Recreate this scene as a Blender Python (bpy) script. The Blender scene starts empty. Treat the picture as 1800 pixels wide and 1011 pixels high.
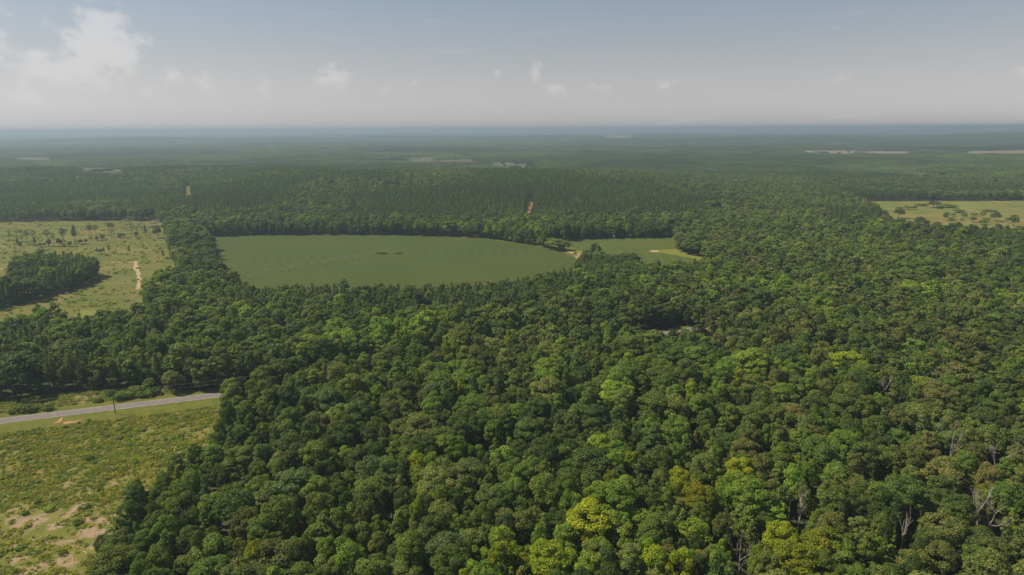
import bpy, math, random
import numpy as np
from mathutils import Matrix, Vector, geometry

# ------------------------------------------------------------------ camera, sky, sun, exposure
scene = bpy.context.scene
CAM_H, PITCH, ROLL, FPX = 120.0, 12.95, -0.29, 1216.0
W0, H0 = 1800.0, 1011.0
SUN_EL, SUN_AZ = 52.0, -84.0          # azimuth from +Y, negative = left
cam_data = bpy.data.cameras.new('camera')
cam = bpy.data.objects.new('camera', cam_data)
scene.collection.objects.link(cam)
CAM_R = (Matrix.Rotation(math.radians(90 - PITCH), 3, 'X') @ Matrix.Rotation(math.radians(ROLL), 3, 'Z'))
cam.matrix_world = Matrix.Translation((0, 0, CAM_H)) @ CAM_R.to_4x4()
cam_data.sensor_fit = 'HORIZONTAL'
cam_data.sensor_width = 36.0
cam_data.lens = 36.0 * FPX / W0
cam_data.clip_start = 0.5
cam_data.clip_end = 200000.0
scene.camera = cam

world = bpy.data.worlds.new('World')
scene.world = world
world.use_nodes = True

def N(nt, kind, **kw):
    n = nt.nodes.new(kind)
    for k, v in kw.items():
        if k == 'inp':
            for a, b in v.items():
                n.inputs[a].default_value = b
        else:
            setattr(n, k, v)
    return n

def mth(nt, op, a, b=None, c=None, clamp=False):
    n = nt.nodes.new('ShaderNodeMath'); n.operation = op; n.use_clamp = clamp
    for i, v in enumerate((a, b, c)):
        if v is None: continue
        if isinstance(v, (int, float)): n.inputs[i].default_value = v
        else: nt.links.new(v, n.inputs[i])
    return n.outputs[0]

def mixc(nt, fac, a, b, blend='MIX'):
    n = nt.nodes.new('ShaderNodeMix'); n.data_type = 'RGBA'; n.blend_type = blend
    sf = n.inputs[0]; sa = n.inputs[6]; sb = n.inputs[7]
    for s, v in ((sf, fac), (sa, a), (sb, b)):
        if isinstance(v, bpy.types.NodeSocket): nt.links.new(v, s)
        elif isinstance(v, (int, float)): s.default_value = v
        else: s.default_value = (*v, 1) if len(v) == 3 else v
    return n.outputs[2]

def build_world():
    nt = world.node_tree
    nt.nodes.clear()
    out = N(nt, 'ShaderNodeOutputWorld')
    bg = N(nt, 'ShaderNodeBackground'); bg.inputs['Strength'].default_value = 0.066
    sky = N(nt, 'ShaderNodeTexSky', sky_type='NISHITA', sun_disc=False)
    sky.sun_elevation = math.radians(SUN_EL)
    sky.sun_rotation = math.radians(SUN_AZ)
    sky.altitude = 100; sky.air_density = 1.0; sky.dust_density = 0.42; sky.ozone_density = 2.0
    tc = N(nt, 'ShaderNodeTexCoord')
    sep = N(nt, 'ShaderNodeSeparateXYZ'); nt.links.new(tc.outputs['Generated'], sep.inputs[0])
    az = mth(nt, 'MULTIPLY', mth(nt, 'ARCTAN2', sep.outputs[0], sep.outputs[1]), 57.2958)
    el = mth(nt, 'MULTIPLY', mth(nt, 'ARCSINE', sep.outputs[2]), 57.2958)
    cmb = N(nt, 'ShaderNodeCombineXYZ')
    nt.links.new(az, cmb.inputs[0]); nt.links.new(mth(nt, 'MULTIPLY', el, 1.15), cmb.inputs[1])
    nz = N(nt, 'ShaderNodeTexNoise', inp={'Scale': 0.55, 'Detail': 8.0, 'Roughness': 0.62})
    nt.links.new(cmb.outputs[0], nz.inputs['Vector'])
    nz2 = N(nt, 'ShaderNodeTexNoise', inp={'Scale': 0.17, 'Detail': 4.0, 'Roughness': 0.55})
    nt.links.new(cmb.outputs[0], nz2.inputs['Vector'])
    # cumulus heaps low over the horizon: az, el of the middle, half-width, half-height, strength
    heaps = [(-29.2, 5.6, 2.3, 2.4, 1.0), (-31.5, 4.2, 3.4, 1.6, .8), (-36.5, 8.0, 2.2, 1.5, .75), (-36.8, 5.0, 2.6, 2.4, .75),
             (-13.8, 3.9, 1.6, 1.0, .8), (-19.0, 3.6, 1.3, 1.0, .5), (-24, 3.2, 4.0, 1.3, .45), (-33, 2.6, 5.0, 1.6, .5), (-9, 3.6, 4.0, .8, .34), (5, 3.0, 5.0, .8, .36), (-43, 6, 4, 3, .8), (-53, 5, 4, 2.5, .7),
             (-1.0, 4.2, .6, .6, .5), (1.8, 4.3, .6, .9, .65), (3.5, 3.1, 1.1, .5, .7), (7.2, 3.2, 1.3, .6, .55), (12.0, 3.2, .9, .4, .7),
             (24.5, 3.4, 1.0, .5, .65), (35.5, 3.5, .9, .4, .5), (-10, 3.2, .8, .5, .5), (-5.5, 3.4, 1.4, .6, .35), (46, 4, 2, 1, .6), (58, 4.4, 3, 1.4, .6),
             (75, 5, 3, 1.6, .7), (-70, 5, 4, 2, .7), (-95, 5, 4, 2, .7), (105, 5, 4, 2, .7), (140, 5, 4, 2, .7), (-130, 5, 4, 2, .7), (178, 5, 4, 2, .7)]
    acc = None
    for (a0, e0, sa, se, s) in heaps:
        da = mth(nt, 'DIVIDE', mth(nt, 'SUBTRACT', az, a0), sa)
        de = mth(nt, 'DIVIDE', mth(nt, 'SUBTRACT', el, e0), se)
        r2 = mth(nt, 'ADD', mth(nt, 'MULTIPLY', da, da), mth(nt, 'MULTIPLY', de, de))
        g = mth(nt, 'MULTIPLY', mth(nt, 'EXPONENT', mth(nt, 'MULTIPLY', r2, -0.7)), s)
        acc = g if acc is None else mth(nt, 'MAXIMUM', acc, g)
    v = mth(nt, 'ADD', acc, mth(nt, 'MULTIPLY', mth(nt, 'SUBTRACT', nz.outputs[0], 0.5), 1.9))
    mask = N(nt, 'ShaderNodeMapRange', interpolation_type='SMOOTHSTEP', inp={'From Min': 0.30, 'From Max': 0.86, 'To Min': 0.0, 'To Max': 1.0})
    nt.links.new(v, mask.inputs['Value'])
    # the haze in front of the clouds swallows their feet
    foot = N(nt, 'ShaderNodeMapRange', interpolation_type='SMOOTHSTEP', inp={'From Min': 0.6, 'From Max': 6.5, 'To Min': 0.30, 'To Max': 1.0})
    nt.links.new(el, foot.inputs['Value'])
    # thin cirrus streaks
    cmb2 = N(nt, 'ShaderNodeCombineXYZ')
    nt.links.new(mth(nt, 'MULTIPLY', az, 0.10), cmb2.inputs[0]); nt.links.new(mth(nt, 'ADD', el, mth(nt, 'MULTIPLY', az, -0.05)), cmb2.inputs[1])
    nz3 = N(nt, 'ShaderNodeTexNoise', inp={'Scale': 1.1, 'Detail': 6.0, 'Roughness': 0.6})
    nt.links.new(cmb2.outputs[0], nz3.inputs['Vector'])
    cir = N(nt, 'ShaderNodeMapRange', interpolation_type='SMOOTHSTEP', inp={'From Min': 0.56, 'From Max': 0.85, 'To Min': 0.0, 'To Max': 0.30})
    nt.links.new(nz3.outputs[0], cir.inputs['Value'])
    fac = mth(nt, 'MULTIPLY', mth(nt, 'MULTIPLY', mask.outputs[0], foot.outputs[0]), 0.40)
    fac = mth(nt, 'MAXIMUM', fac, mth(nt, 'MULTIPLY', cir.outputs[0], 0.5))
    # a milky summer sky: moist air greys the blue, wholly so down at the horizon
    hsv = N(nt, 'ShaderNodeHueSaturation', inp={'Saturation': 0.80, 'Value': 1.0})
    nt.links.new(sky.outputs[0], hsv.inputs['Color'])
    bw = N(nt, 'ShaderNodeRGBToBW'); nt.links.new(sky.outputs[0], bw.inputs[0])
    mist = N(nt, 'ShaderNodeVectorMath', operation='SCALE'); mist.inputs[0].default_value = (1.0, 0.965, 0.985); nt.links.new(bw.outputs[0], mist.inputs['Scale'])
    low = N(nt, 'ShaderNodeMapRange', interpolation_type='SMOOTHSTEP', inp={'From Min': 0.0, 'From Max': 13.0, 'To Min': 0.95, 'To Max': 0.10})
    nt.links.new(el, low.inputs['Value'])
    milky = mixc(nt, low.outputs[0], hsv.outputs[0], mist.outputs[0])
    col = mixc(nt, fac, milky, (10.2, 9.6, 9.3))
    nt.links.new(col, bg.inputs['Color'])
    nt.links.new(bg.outputs[0], out.inputs[0])
build_world()

sun_d = bpy.data.lights.new('sun', 'SUN')
sun_d.energy = 5.0
sun_d.angle = math.radians(1.5)
sun_d.color = (1.0, 0.90, 0.74)
sun = bpy.data.objects.new('sun', sun_d)
scene.collection.objects.link(sun)
_az, _el = math.radians(SUN_AZ), math.radians(SUN_EL)
SUN_DIR = Vector((math.sin(_az) * math.cos(_el), math.cos(_az) * math.cos(_el), math.sin(_el)))
sun.rotation_euler = SUN_DIR.to_track_quat('Z', 'Y').to_euler()
sun.location = (0, 0, 400)

vs = scene.view_settings
scene.display_settings.display_device = 'sRGB'
vs.view_transform = 'Standard'; vs.look = 'None'; vs.gamma = 1.0; vs.exposure = 0.42
vs.use_curve_mapping = False
cy = scene.cycles
cy.max_bounces = 6; cy.diffuse_bounces = 4; cy.glossy_bounces = 2; cy.transmission_bounces = 3
cy.volume_bounces = 1; cy.transparent_max_bounces = 4
cy.use_adaptive_sampling = True; cy.adaptive_threshold = 0.02
cy.caustics_reflective = False; cy.caustics_refractive = False
cy.use_denoising = True

# ------------------------------------------------------------------ helpers
rng = np.random.default_rng(7)
random.seed(7)
COL = scene.collection

def tag(o, label=None, cat=None, group=None, kind=None):
    if label: o['label'] = label
    if cat: o['category'] = cat
    if group: o['group'] = group
    if kind: o['kind'] = kind
    return o

def hash2(ix, iy, seed):
    h = (ix.astype(np.int64) * 374761393 + iy.astype(np.int64) * 668265263 + seed * 974711) & 0xffffffff
    h = ((h ^ (h >> 13)) * 1274126177) & 0xffffffff
    return ((h ^ (h >> 16)) & 0xffffff) / float(0xffffff)

def vnoise(x, y, seed=0):
    x = np.asarray(x, float); y = np.asarray(y, float)
    ix = np.floor(x); iy = np.floor(y); fx = x - ix; fy = y - iy
    fx = fx * fx * (3 - 2 * fx); fy = fy * fy * (3 - 2 * fy)
    a = hash2(ix, iy, seed); b = hash2(ix + 1, iy, seed); c = hash2(ix, iy + 1, seed); d = hash2(ix + 1, iy + 1, seed)
    return (a * (1 - fx) + b * fx) * (1 - fy) + (c * (1 - fx) + d * fx) * fy

def fbm(x, y, seed=0, octv=4):
    s = 0; a = 0.5
    for i in range(octv):
        s = s + a * vnoise(np.asarray(x) * 2 ** i, np.asarray(y) * 2 ** i, seed + i); a *= 0.5
    return s / (1 - 0.5 ** octv)

def sstep(a, b, v):
    t = np.clip((np.asarray(v, float) - a) / (b - a), 0, 1)
    return t * t * (3 - 2 * t)

def terrain(x, y):
    x = np.asarray(x, float); y = np.asarray(y, float)
    d = np.hypot(x, y)
    # wooded rise behind the crop fields
    h = 24 * sstep(860, 1380, y) * (1 - sstep(1420, 1900, y)) * sstep(-720, -380, x) * (1 - sstep(60, 520, x))
    h = h + 17 * sstep(1150, 1650, y) * (1 - sstep(1700, 2200, y)) * sstep(-1700, -1200, x) * (1 - sstep(-600, -300, x))
    amp = 7 * sstep(1900, 2600, d) + 52 * sstep(3800, 8000, d)
    h = h + amp * (fbm(x / 2600.0 + 3.1, y / 1500.0 + 8.7, 11, 3) - 0.5) * 1.6
    h = h + 34 * np.exp(-((d - 8800) / 800.0) ** 2) * (0.35 + 0.9 * fbm(x / 1800.0, y / 6000.0, 23, 3)) * 1.0
    return h

def P(u, v, h=0.0):
    """pixel of the photograph -> point on the ground (plus h metres)"""
    d = CAM_R @ Vector(((u - W0 / 2) / FPX, -(v - H0 / 2) / FPX, -1.0))
    z = h
    x = y = 0
    for _ in range(12):
        t = (z - CAM_H) / d.z
        x, y = d.x * t, d.y * t
        z = 0.5 * z + 0.5 * (float(terrain(x, y)) + h)
    return (x, y)

CAM_RT = np.array(CAM_R).T
def project(x, y, z):
    p = np.stack([np.asarray(x, float), np.asarray(y, float), np.asarray(z, float) - CAM_H], -1) @ CAM_RT.T
    dz = -p[..., 2]
    return W0 / 2 + FPX * p[..., 0] / dz, H0 / 2 - FPX * p[..., 1] / dz, dz

def poly(pts):
    out = []
    for p in pts:
        out.append(P(p[0], p[1], p[2] if len(p) > 2 else 0.0))
    return np.array(out)

def inside(pg, x, y):
    x = np.asarray(x, float); y = np.asarray(y, float)
    r = np.zeros(x.shape, bool)
    n = len(pg)
    for i in range(n):
        x0, y0 = pg[i]; x1, y1 = pg[(i + 1) % n]
        if y0 == y1: continue
        c = ((y0 > y) != (y1 > y)) & (x < (x1 - x0) * (y - y0) / (y1 - y0) + x0)
        r ^= c
    return r

def seg_dist(a, b, x, y):
    ax, ay = a; bx, by = b
    L2 = (bx - ax) ** 2 + (by - ay) ** 2
    t = np.clip(((x - ax) * (bx - ax) + (y - ay) * (by - ay)) / L2, 0, 1)
    return np.hypot(x - ax - t * (bx - ax), y - ay - t * (by - ay))

# ------------------------------------------------------------------ materials
def new_mat(name):
    m = bpy.data.materials.new(name); m.use_nodes = True
    nt = m.node_tree; nt.nodes.clear()
    return m, nt

def foliage_mat():
    m, nt = new_mat('foliage')
    out = N(nt, 'ShaderNodeOutputMaterial')
    oi = N(nt, 'ShaderNodeObjectInfo')
    lc = N(nt, 'ShaderNodeAttribute', attribute_type='INSTANCER', attribute_name='leaf_color')
    geo = N(nt, 'ShaderNodeNewGeometry')
    # each tree a little lighter or darker, each leaf spray too; stands drift slowly
    v = mth(nt, 'ADD', mth(nt, 'MULTIPLY', oi.outputs['Random'], 0.50), 0.75)
    leaf = mth(nt, 'ADD', mth(nt, 'MULTIPLY', geo.outputs['Random Per Island'], 0.55), 0.72)
    nz = N(nt, 'ShaderNodeTexNoise', inp={'Scale': 0.005, 'Detail': 3.0})
    nt.links.new(oi.outputs['Location'], nz.inputs['Vector'])
    stand = mth(nt, 'ADD', mth(nt, 'MULTIPLY', nz.outputs[0], 0.8), 0.62)
    v = mth(nt, 'MULTIPLY', mth(nt, 'MULTIPLY', v, leaf), stand)
    wn = N(nt, 'ShaderNodeTexWhiteNoise', noise_dimensions='1D')
    nt.links.new(oi.outputs['Random'], wn.inputs['W'])
    hsv = N(nt, 'ShaderNodeHueSaturation')
    nt.links.new(mth(nt, 'ADD', mth(nt, 'MULTIPLY', wn.outputs['Value'], 0.030), 0.490), hsv.inputs['Hue'])
    nt.links.new(v, hsv.inputs['Value'])
    nt.links.new(lc.outputs['Color'], hsv.inputs['Color'])
    ni = N(nt, 'ShaderNodeTexNoise', inp={'Scale': 0.32, 'Detail': 2.0})
    nt.links.new(geo.outputs['Position'], ni.inputs['Vector'])
    inner = N(nt, 'ShaderNodeHueSaturation')
    nt.links.new(mth(nt, 'ADD', mth(nt, 'MULTIPLY', ni.outputs[0], 0.11), 0.452), inner.inputs['Hue'])
    nt.links.new(mth(nt, 'ADD', mth(nt, 'MULTIPLY', ni.outputs[0], -0.7), 1.35), inner.inputs['Value'])
    nt.links.new(hsv.outputs[0], inner.inputs['Color'])
    hsv = inner
    dif = N(nt, 'ShaderNodeBsdfPrincipled', inp={'Roughness': 0.62, 'Specular IOR Level': 0.22})
    nt.links.new(hsv.outputs[0], dif.inputs['Base Color'])
    tr = N(nt, 'ShaderNodeBsdfTranslucent')
    tcol = mixc(nt, 1.0, hsv.outputs[0], (1.25, 1.30, 0.55), 'MULTIPLY')
    nt.links.new(tcol, tr.inputs['Color'])
    mx = N(nt, 'ShaderNodeMixShader'); mx.inputs[0].default_value = 0.42
    nt.links.new(dif.outputs[0], mx.inputs[1]); nt.links.new(tr.outputs[0], mx.inputs[2])
    nt.links.new(mx.outputs[0], out.inputs[0])
    return m

def plain_mat(name, col, rough=0.9, noise=None, var=0.3, spec=0.2):
    m, nt = new_mat(name)
    out = N(nt, 'ShaderNodeOutputMaterial')
    b = N(nt, 'ShaderNodeBsdfPrincipled', inp={'Roughness': rough, 'Specular IOR Level': spec})
    if noise:
        tc = N(nt, 'ShaderNodeNewGeometry')
        nz = N(nt, 'ShaderNodeTexNoise', inp={'Scale': noise, 'Detail': 5.0, 'Roughness': 0.6})
        nt.links.new(tc.outputs['Position'], nz.inputs['Vector'])
        f = mth(nt, 'ADD', mth(nt, 'MULTIPLY', nz.outputs[0], 2 * var), 1 - var)
        c = mixc(nt, 1.0, col, (1, 1, 1), 'MULTIPLY')
        vm = N(nt, 'ShaderNodeVectorMath', operation='SCALE'); nt.links.new(c, vm.inputs[0]); nt.links.new(f, vm.inputs['Scale'])
        nt.links.new(vm.outputs[0], b.inputs['Base Color'])
    else:
        b.inputs['Base Color'].default_value = (*col, 1)
    nt.links.new(b.outputs[0], out.inputs[0])
    return m

def blend_mat(name, cols, scales, rough=0.95, ramps=None, stretch=(1, 1, 1), extra=None, bump=0.0):
    """ground: base colour + further colours laid over it through noise masks (colour, lo, hi)"""
    m, nt = new_mat(name)
    out = N(nt, 'ShaderNodeOutputMaterial')
    b = N(nt, 'ShaderNodeBsdfPrincipled', inp={'Roughness': rough, 'Specular IOR Level': 0.15})
    g = N(nt, 'ShaderNodeNewGeometry')
    mp = N(nt, 'ShaderNodeMapping'); mp.inputs['Scale'].default_value = stretch
    nt.links.new(g.outputs['Position'], mp.inputs['Vector'])
    c = cols[0]
    last = None
    for i in range(1, len(cols)):
        nz = N(nt, 'ShaderNodeTexNoise', inp={'Scale': scales[i], 'Detail': 6.0, 'Roughness': 0.62})
        off = N(nt, 'ShaderNodeVectorMath', operation='ADD'); off.inputs[1].default_value = (37.1 * i, 11.7 * i, 0)
        nt.links.new(mp.outputs[0], off.inputs[0]); nt.links.new(off.outputs[0], nz.inputs['Vector'])
        mr = N(nt, 'ShaderNodeMapRange', interpolation_type='SMOOTHSTEP', inp={'From Min': ramps[i][0], 'From Max': ramps[i][1]})
        nt.links.new(nz.outputs[0], mr.inputs['Value'])
        fac = mr.outputs[0]
        if extra and i in extra:
            fac = mth(nt, 'MULTIPLY', fac, extra[i](nt, g), clamp=True)
        c = mixc(nt, fac, c, cols[i])
        last = nz
    nt.links.new(c, b.inputs['Base Color'])
    nt.links.new(b.outputs[0], out.inputs[0])
    return m

M = {}
M['foliage'] = foliage_mat()
M['bark'] = plain_mat('bark', (0.11, 0.085, 0.065), 0.95, 1.5, 0.4)
M['pine_bark'] = plain_mat('pine_bark', (0.16, 0.11, 0.08), 0.95, 1.5, 0.4)
M['dead_wood'] = plain_mat('dead_wood', (0.33, 0.29, 0.26), 0.95, 1.0, 0.3)
M['forest_floor'] = blend_mat('forest_floor', [(0.045, 0.05, 0.022), (0.075, 0.062, 0.038), (0.04, 0.055, 0.018)], [0, 0.05, 0.01], ramps=[0, (0.45, 0.65), (0.4, 0.7)])

# ------------------------------------------------------------------ mesh building
class MB:
    def __init__(self):
        self.v = []; self.f = []; self.m = []; self.n = 0
    def add(self, verts, faces, mi=0):
        verts = np.asarray(verts, float).reshape(-1, 3)
        self.v.append(verts)
        for f in faces:
            self.f.append([i + self.n for i in f])
        self.m += [mi] * len(faces)
        self.n += len(verts)
    def tube(self, pts, rad, sides=6, mi=0, cap=True):
        pts = [Vector(p) for p in pts]
        rings = []
        for i, p in enumerate(pts):
            a = pts[max(i - 1, 0)]; b = pts[min(i + 1, len(pts) - 1)]
            t = (b - a).normalized()
            up = Vector((0, 0, 1)) if abs(t.z) < 0.95 else Vector((1, 0, 0))
            s = t.cross(up).normalized(); w = s.cross(t)
            for k in range(sides):
                an = 2 * math.pi * k / sides
                rings.append(p + (s * math.cos(an) + w * math.sin(an)) * rad[i])
        fs = []
        for i in range(len(pts) - 1):
            for k in range(sides):
                a = i * sides + k; b = i * sides + (k + 1) % sides
                fs.append([a, a + sides, b + sides, b])
        if cap:
            fs.append(list(range(sides))); fs.append([(len(pts) - 1) * sides + k for k in range(sides)][::-1])
        self.add([tuple(r) for r in rings], fs, mi)
    def box(self, c, s, mi=0, rz=0.0):
        c = np.array(c); s = np.array(s) / 2
        v = np.array([[x, y, z] for z in (-1, 1) for y in (-1, 1) for x in (-1, 1)]) * s
        if rz:
            cs, sn = math.cos(rz), math.sin(rz)
            v = np.stack([v[:, 0] * cs - v[:, 1] * sn, v[:, 0] * sn + v[:, 1] * cs, v[:, 2]], -1)
        self.add(v + c, [[0, 2, 3, 1], [4, 5, 7, 6], [0, 1, 5, 4], [2, 6, 7, 3], [0, 4, 6, 2], [1, 3, 7, 5]], mi)
    def mesh(self, name, mats, smooth=False):
        me = bpy.data.meshes.new(name)
        v = np.concatenate(self.v) if self.v else np.zeros((0, 3))
        me.from_pydata(v.tolist(), [], self.f)
        for mm in mats: me.materials.append(mm)
        if len(mats) > 1: me.polygons.foreach_set('material_index', self.m)
        if smooth: me.polygons.foreach_set('use_smooth', [True] * len(self.f))
        me.update()
        return me

def quads_mesh(name, V, mats, extra=None):
    """V: (n,4,3) leaf quads; extra: an MB of wood appended with material slot 1"""
    n = len(V)
    verts = V.reshape(-1, 3)
    loops = np.arange(n * 4)
    sizes = np.full(n, 4)
    mi = np.zeros(n, int)
    if extra is not None and extra.n:
        ev = np.concatenate(extra.v)
        el = np.concatenate([np.array(f) for f in extra.f]) + len(verts)
        es = np.array([len(f) for f in extra.f])
        verts = np.concatenate([verts, ev]); loops = np.concatenate([loops, el]); sizes = np.concatenate([sizes, es])
        mi = np.concatenate([mi, np.ones(len(es), int)])
    me = bpy.data.meshes.new(name)
    me.vertices.add(len(verts)); me.vertices.foreach_set('co', verts.ravel())
    me.loops.add(len(loops)); me.loops.foreach_set('vertex_index', loops.astype(np.int32))
    me.polygons.add(len(sizes))
    st = np.concatenate([[0], np.cumsum(sizes)[:-1]])
    me.polygons.foreach_set('loop_start', st.astype(np.int32))
    for mm in mats: me.materials.append(mm)
    me.polygons.foreach_set('material_index', mi.astype(np.int32))
    me.update(calc_edges=True)
    return me

def norm(a):
    return a / np.maximum(np.linalg.norm(a, axis=-1, keepdims=True), 1e-9)

def leaf_quads(r, pos, nrm, size, jit=0.65, aspect=0.62):
    n = len(pos)
    nn = norm(nrm + r.normal(0, jit, (n, 3)))
    t = norm(np.cross(nn, norm(r.normal(0, 1, (n, 3)))))
    b = np.cross(nn, t)
    L = (size * r.uniform(0.65, 1.25, n))[:, None] * 0.5
    return np.stack([pos - t * L * 1.15, pos - b * L * aspect * 1.3 + nn * L * .15, pos + t * L * 1.15, pos + b * L * aspect * 1.3 + nn * L * .15], 1)

def sphere_dirs(r, n):
    return norm(r.normal(0, 1, (n, 3)))

def broad_crown(r, R, H, base, nl, leaf, nleaf, form='dome'):
    """leaf sprays of a crown, radius R, tree height H, crown foot at base"""
    cz = (H + base) / 2; hz = (H - base) / 2
    i = np.arange(nl) + 0.5
    ph = np.arccos(1 - 2 * i / nl * 0.86); th = math.pi * (1 + 5 ** 0.5) * i + r.uniform(0, 6)
    d = np.stack([np.cos(th) * np.sin(ph), np.sin(th) * np.sin(ph), np.cos(ph)], -1)
    d = norm(d + r.normal(0, 0.17, d.shape))
    prof = np.ones(nl)
    if form == 'spire':
        prof = np.clip(1.0 - 0.62 * np.clip(d[:, 2], -.6, 1), 0.3, 1.25)
        rad = np.stack([d[:, 0] * R * .74 * prof, d[:, 1] * R * .74 * prof, d[:, 2] * hz * .86], -1)
        lr = R * r.uniform(0.24, 0.38, nl)
    elif form == 'tall':
        rad = np.stack([d[:, 0] * R * .70, d[:, 1] * R * .70, d[:, 2] * hz * .80], -1)
        lr = R * r.uniform(0.24, 0.40, nl)
    else:
        rad = d * np.array([R * .72, R * .72, hz * .74])
        lr = R * r.uniform(0.18, 0.40, nl) * math.sqrt(38 / nl)
    lop = 1 + 0.30 * np.sin(th * 1 + r.uniform(0, 6)) * (1 - d[:, 2] ** 2) + r.normal(0, .12, nl)
    c = rad * lop[:, None]
    ctr = np.array([0, 0, cz])
    c = c + ctr
    # leaves over the lobes
    w = lr ** 2; w = w / w.sum()
    k = r.choice(nl, nleaf, p=w)
    dd = sphere_dirs(r, nleaf)
    out = norm(c - ctr)
    flip = (dd * out[k]).sum(-1) < -0.35
    dd[flip] *= -1
    low = (dd[:, 2] < -0.45)
    dd[low, 2] *= -0.6
    dd = norm(dd)
    sq = np.array([1.08, 1.08, 0.72])
    pos = c[k] + dd * sq * (lr[k] * r.uniform(0.72, 1.08, nleaf))[:, None]
    # drop what is buried in other lobes
    keep = np.ones(nleaf, bool)
    for j in range(nl):
        q = np.linalg.norm((pos - c[j]) / sq, axis=1)
        keep &= ~((q < lr[j] * 0.70) & (k != j))
    pos = pos[keep]; dd = dd[keep]
    return leaf_quads(r, pos, dd + np.array([0, 0, 0.35]), leaf), c, lr

def wood_for(r, H, base, R, lobes, thick, n_limb=9, sides=6, low=0.0):
    mb = MB()
    lean = r.normal(0, .25, 2)
    top = H * 0.80
    pts = [(0, 0, -0.6), (0, 0, 0.6), (lean[0] * .3, lean[1] * .3, base), (lean[0], lean[1], (base + top) / 2), (lean[0] * 1.4, lean[1] * 1.4, top)]
    mb.tube(pts, [thick * 1.5, thick, thick * .8, thick * .5, thick * .12], sides)
    if lobes is not None:
        sel = r.choice(len(lobes), min(n_limb, len(lobes)), replace=False)
        for s in sel:
            e = lobes[s]
            z0 = base + (e[2] - base) * r.uniform(0.15, 0.5)
            st = (lean[0] * .6, lean[1] * .6, z0)
            mid = ((st[0] + e[0]) / 2, (st[1] + e[1]) / 2, (z0 + e[2]) / 2 + R * .05)
            mb.tube([st, mid, tuple(e)], [thick * .45, thick * .28, thick * .08], 4, cap=False)
    return mb

def pine_crown(r, R, H, base, leaf, whorls, per, sprays, form='full'):
    pos = []; nr = []; br = []
    for w in range(whorls):
        t = (w + r.uniform(0, .6)) / whorls
        z = base + (H - base) * t
        if form == 'full': rad = R * (1 - t) ** 0.75 * (0.55 + 0.45 * min(1, t * 5))
        else: rad = R * math.sin(math.pi * (0.18 + 0.80 * t)) ** 0.8
        for b in range(per):
            an = r.uniform(0, 2 * math.pi); rr = rad * r.uniform(0.65, 1.15)
            dirv = np.array([math.cos(an), math.sin(an), 0.0])
            lift = r.uniform(0.05, 0.40) * rr
            br.append(((0, 0, z), tuple(dirv * rr * .9 + np.array([0, 0, z + lift]))))
            n = max(3, int(sprays * (0.35 + rr / R)))
            s = r.uniform(0.30, 1.0, n) ** 0.7
            p = np.outer(s * rr, dirv) + np.stack([np.zeros(n), np.zeros(n), z + lift * s], -1) + r.normal(0, 0.16 * R, (n, 3)) * np.array([1, 1, .7])
            pos.append(p); nr.append(np.tile(dirv * .5 + np.array([0, 0, 0.9]), (n, 1)))
    p = np.concatenate([np.array([[0, 0, H - .2], [0, 0, H + .3], [.2, 0, H - .5], [-.2, .1, H - .7]])] + pos)
    q = np.concatenate([np.tile([[0.3, 0, .6]], (4, 1))] + nr)
    return leaf_quads(r, p, q, leaf, 0.75, 0.5), br

def pine_wood(r, H, thick, br, nb=10, sides=6):
    mb = MB()
    mb.tube([(0, 0, -0.6), (0, 0, .5), (r.normal(0, .1), r.normal(0, .1), H * .5), (0, 0, H * .97)], [thick * 1.4, thick, thick * .75, thick * .1], sides)
    for i in r.choice(len(br), min(nb, len(br)), replace=False):
        mb.tube([br[i][0], br[i][1]], [thick * .25, thick * .06], 4, cap=False)
    return mb

def dead_wood(r, H, R, thick, depth=3, spread=0.6):
    mb = MB()
    def grow(p, d, L, th, lev):
        n = 3
        pts = [p]; q = Vector(p); dd = Vector(d)
        for i in range(n):
            dd = (dd + Vector(r.normal(0, .12, 3))).normalized()
            q = q + dd * L / n; pts.append(tuple(q))
        mb.tube(pts, list(np.linspace(th, th * .45, n + 1)), 6 if lev == 0 else 4, cap=lev == 0)
        if lev >= depth: return
        for k in range(4 if lev == 0 else 3):
            f = r.uniform(0.55, 1.0) if lev == 0 else r.uniform(0.4, 1.0)
            i = min(int(f * n), n - 1); a = Vector(pts[i]).lerp(Vector(pts[i + 1]), f * n - i)
            nd = (dd + Vector(r.normal(0, spread, 3)) + Vector((0, 0, .35))).normalized()
            grow(tuple(a), tuple(nd), L * r.uniform(.42, .62), th * .42, lev + 1)
    grow((0, 0, -0.5), (0, 0, 1), H * .62, thick, 0)
    return mb

# ------------------------------------------------------------------ tree forms
FORMS = {}     # name -> dict(crown mesh, trunk mesh, joined mesh, R, H)
def add_form(key, V, wood, R, H, bark='bark'):
    FORMS[key] = dict(V=V, wood=wood, R=R, H=H, bark=bark, crown=None, trunk=None, joined=None)

def joined(key):
    f = FORMS[key]
    if f['joined'] is None:
        f['joined'] = quads_mesh('tree', f['V'], [M['foliage'], M[f['bark']]], f['wood'])
    return f['joined']

def split(key):
    f = FORMS[key]
    if f['crown'] is None:
        f['crown'] = quads_mesh('crown', f['V'], [M['foliage']])
        f['trunk'] = f['wood'].mesh('trunk', [M[f['bark']]])
    return f['crown'], f['trunk']

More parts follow.
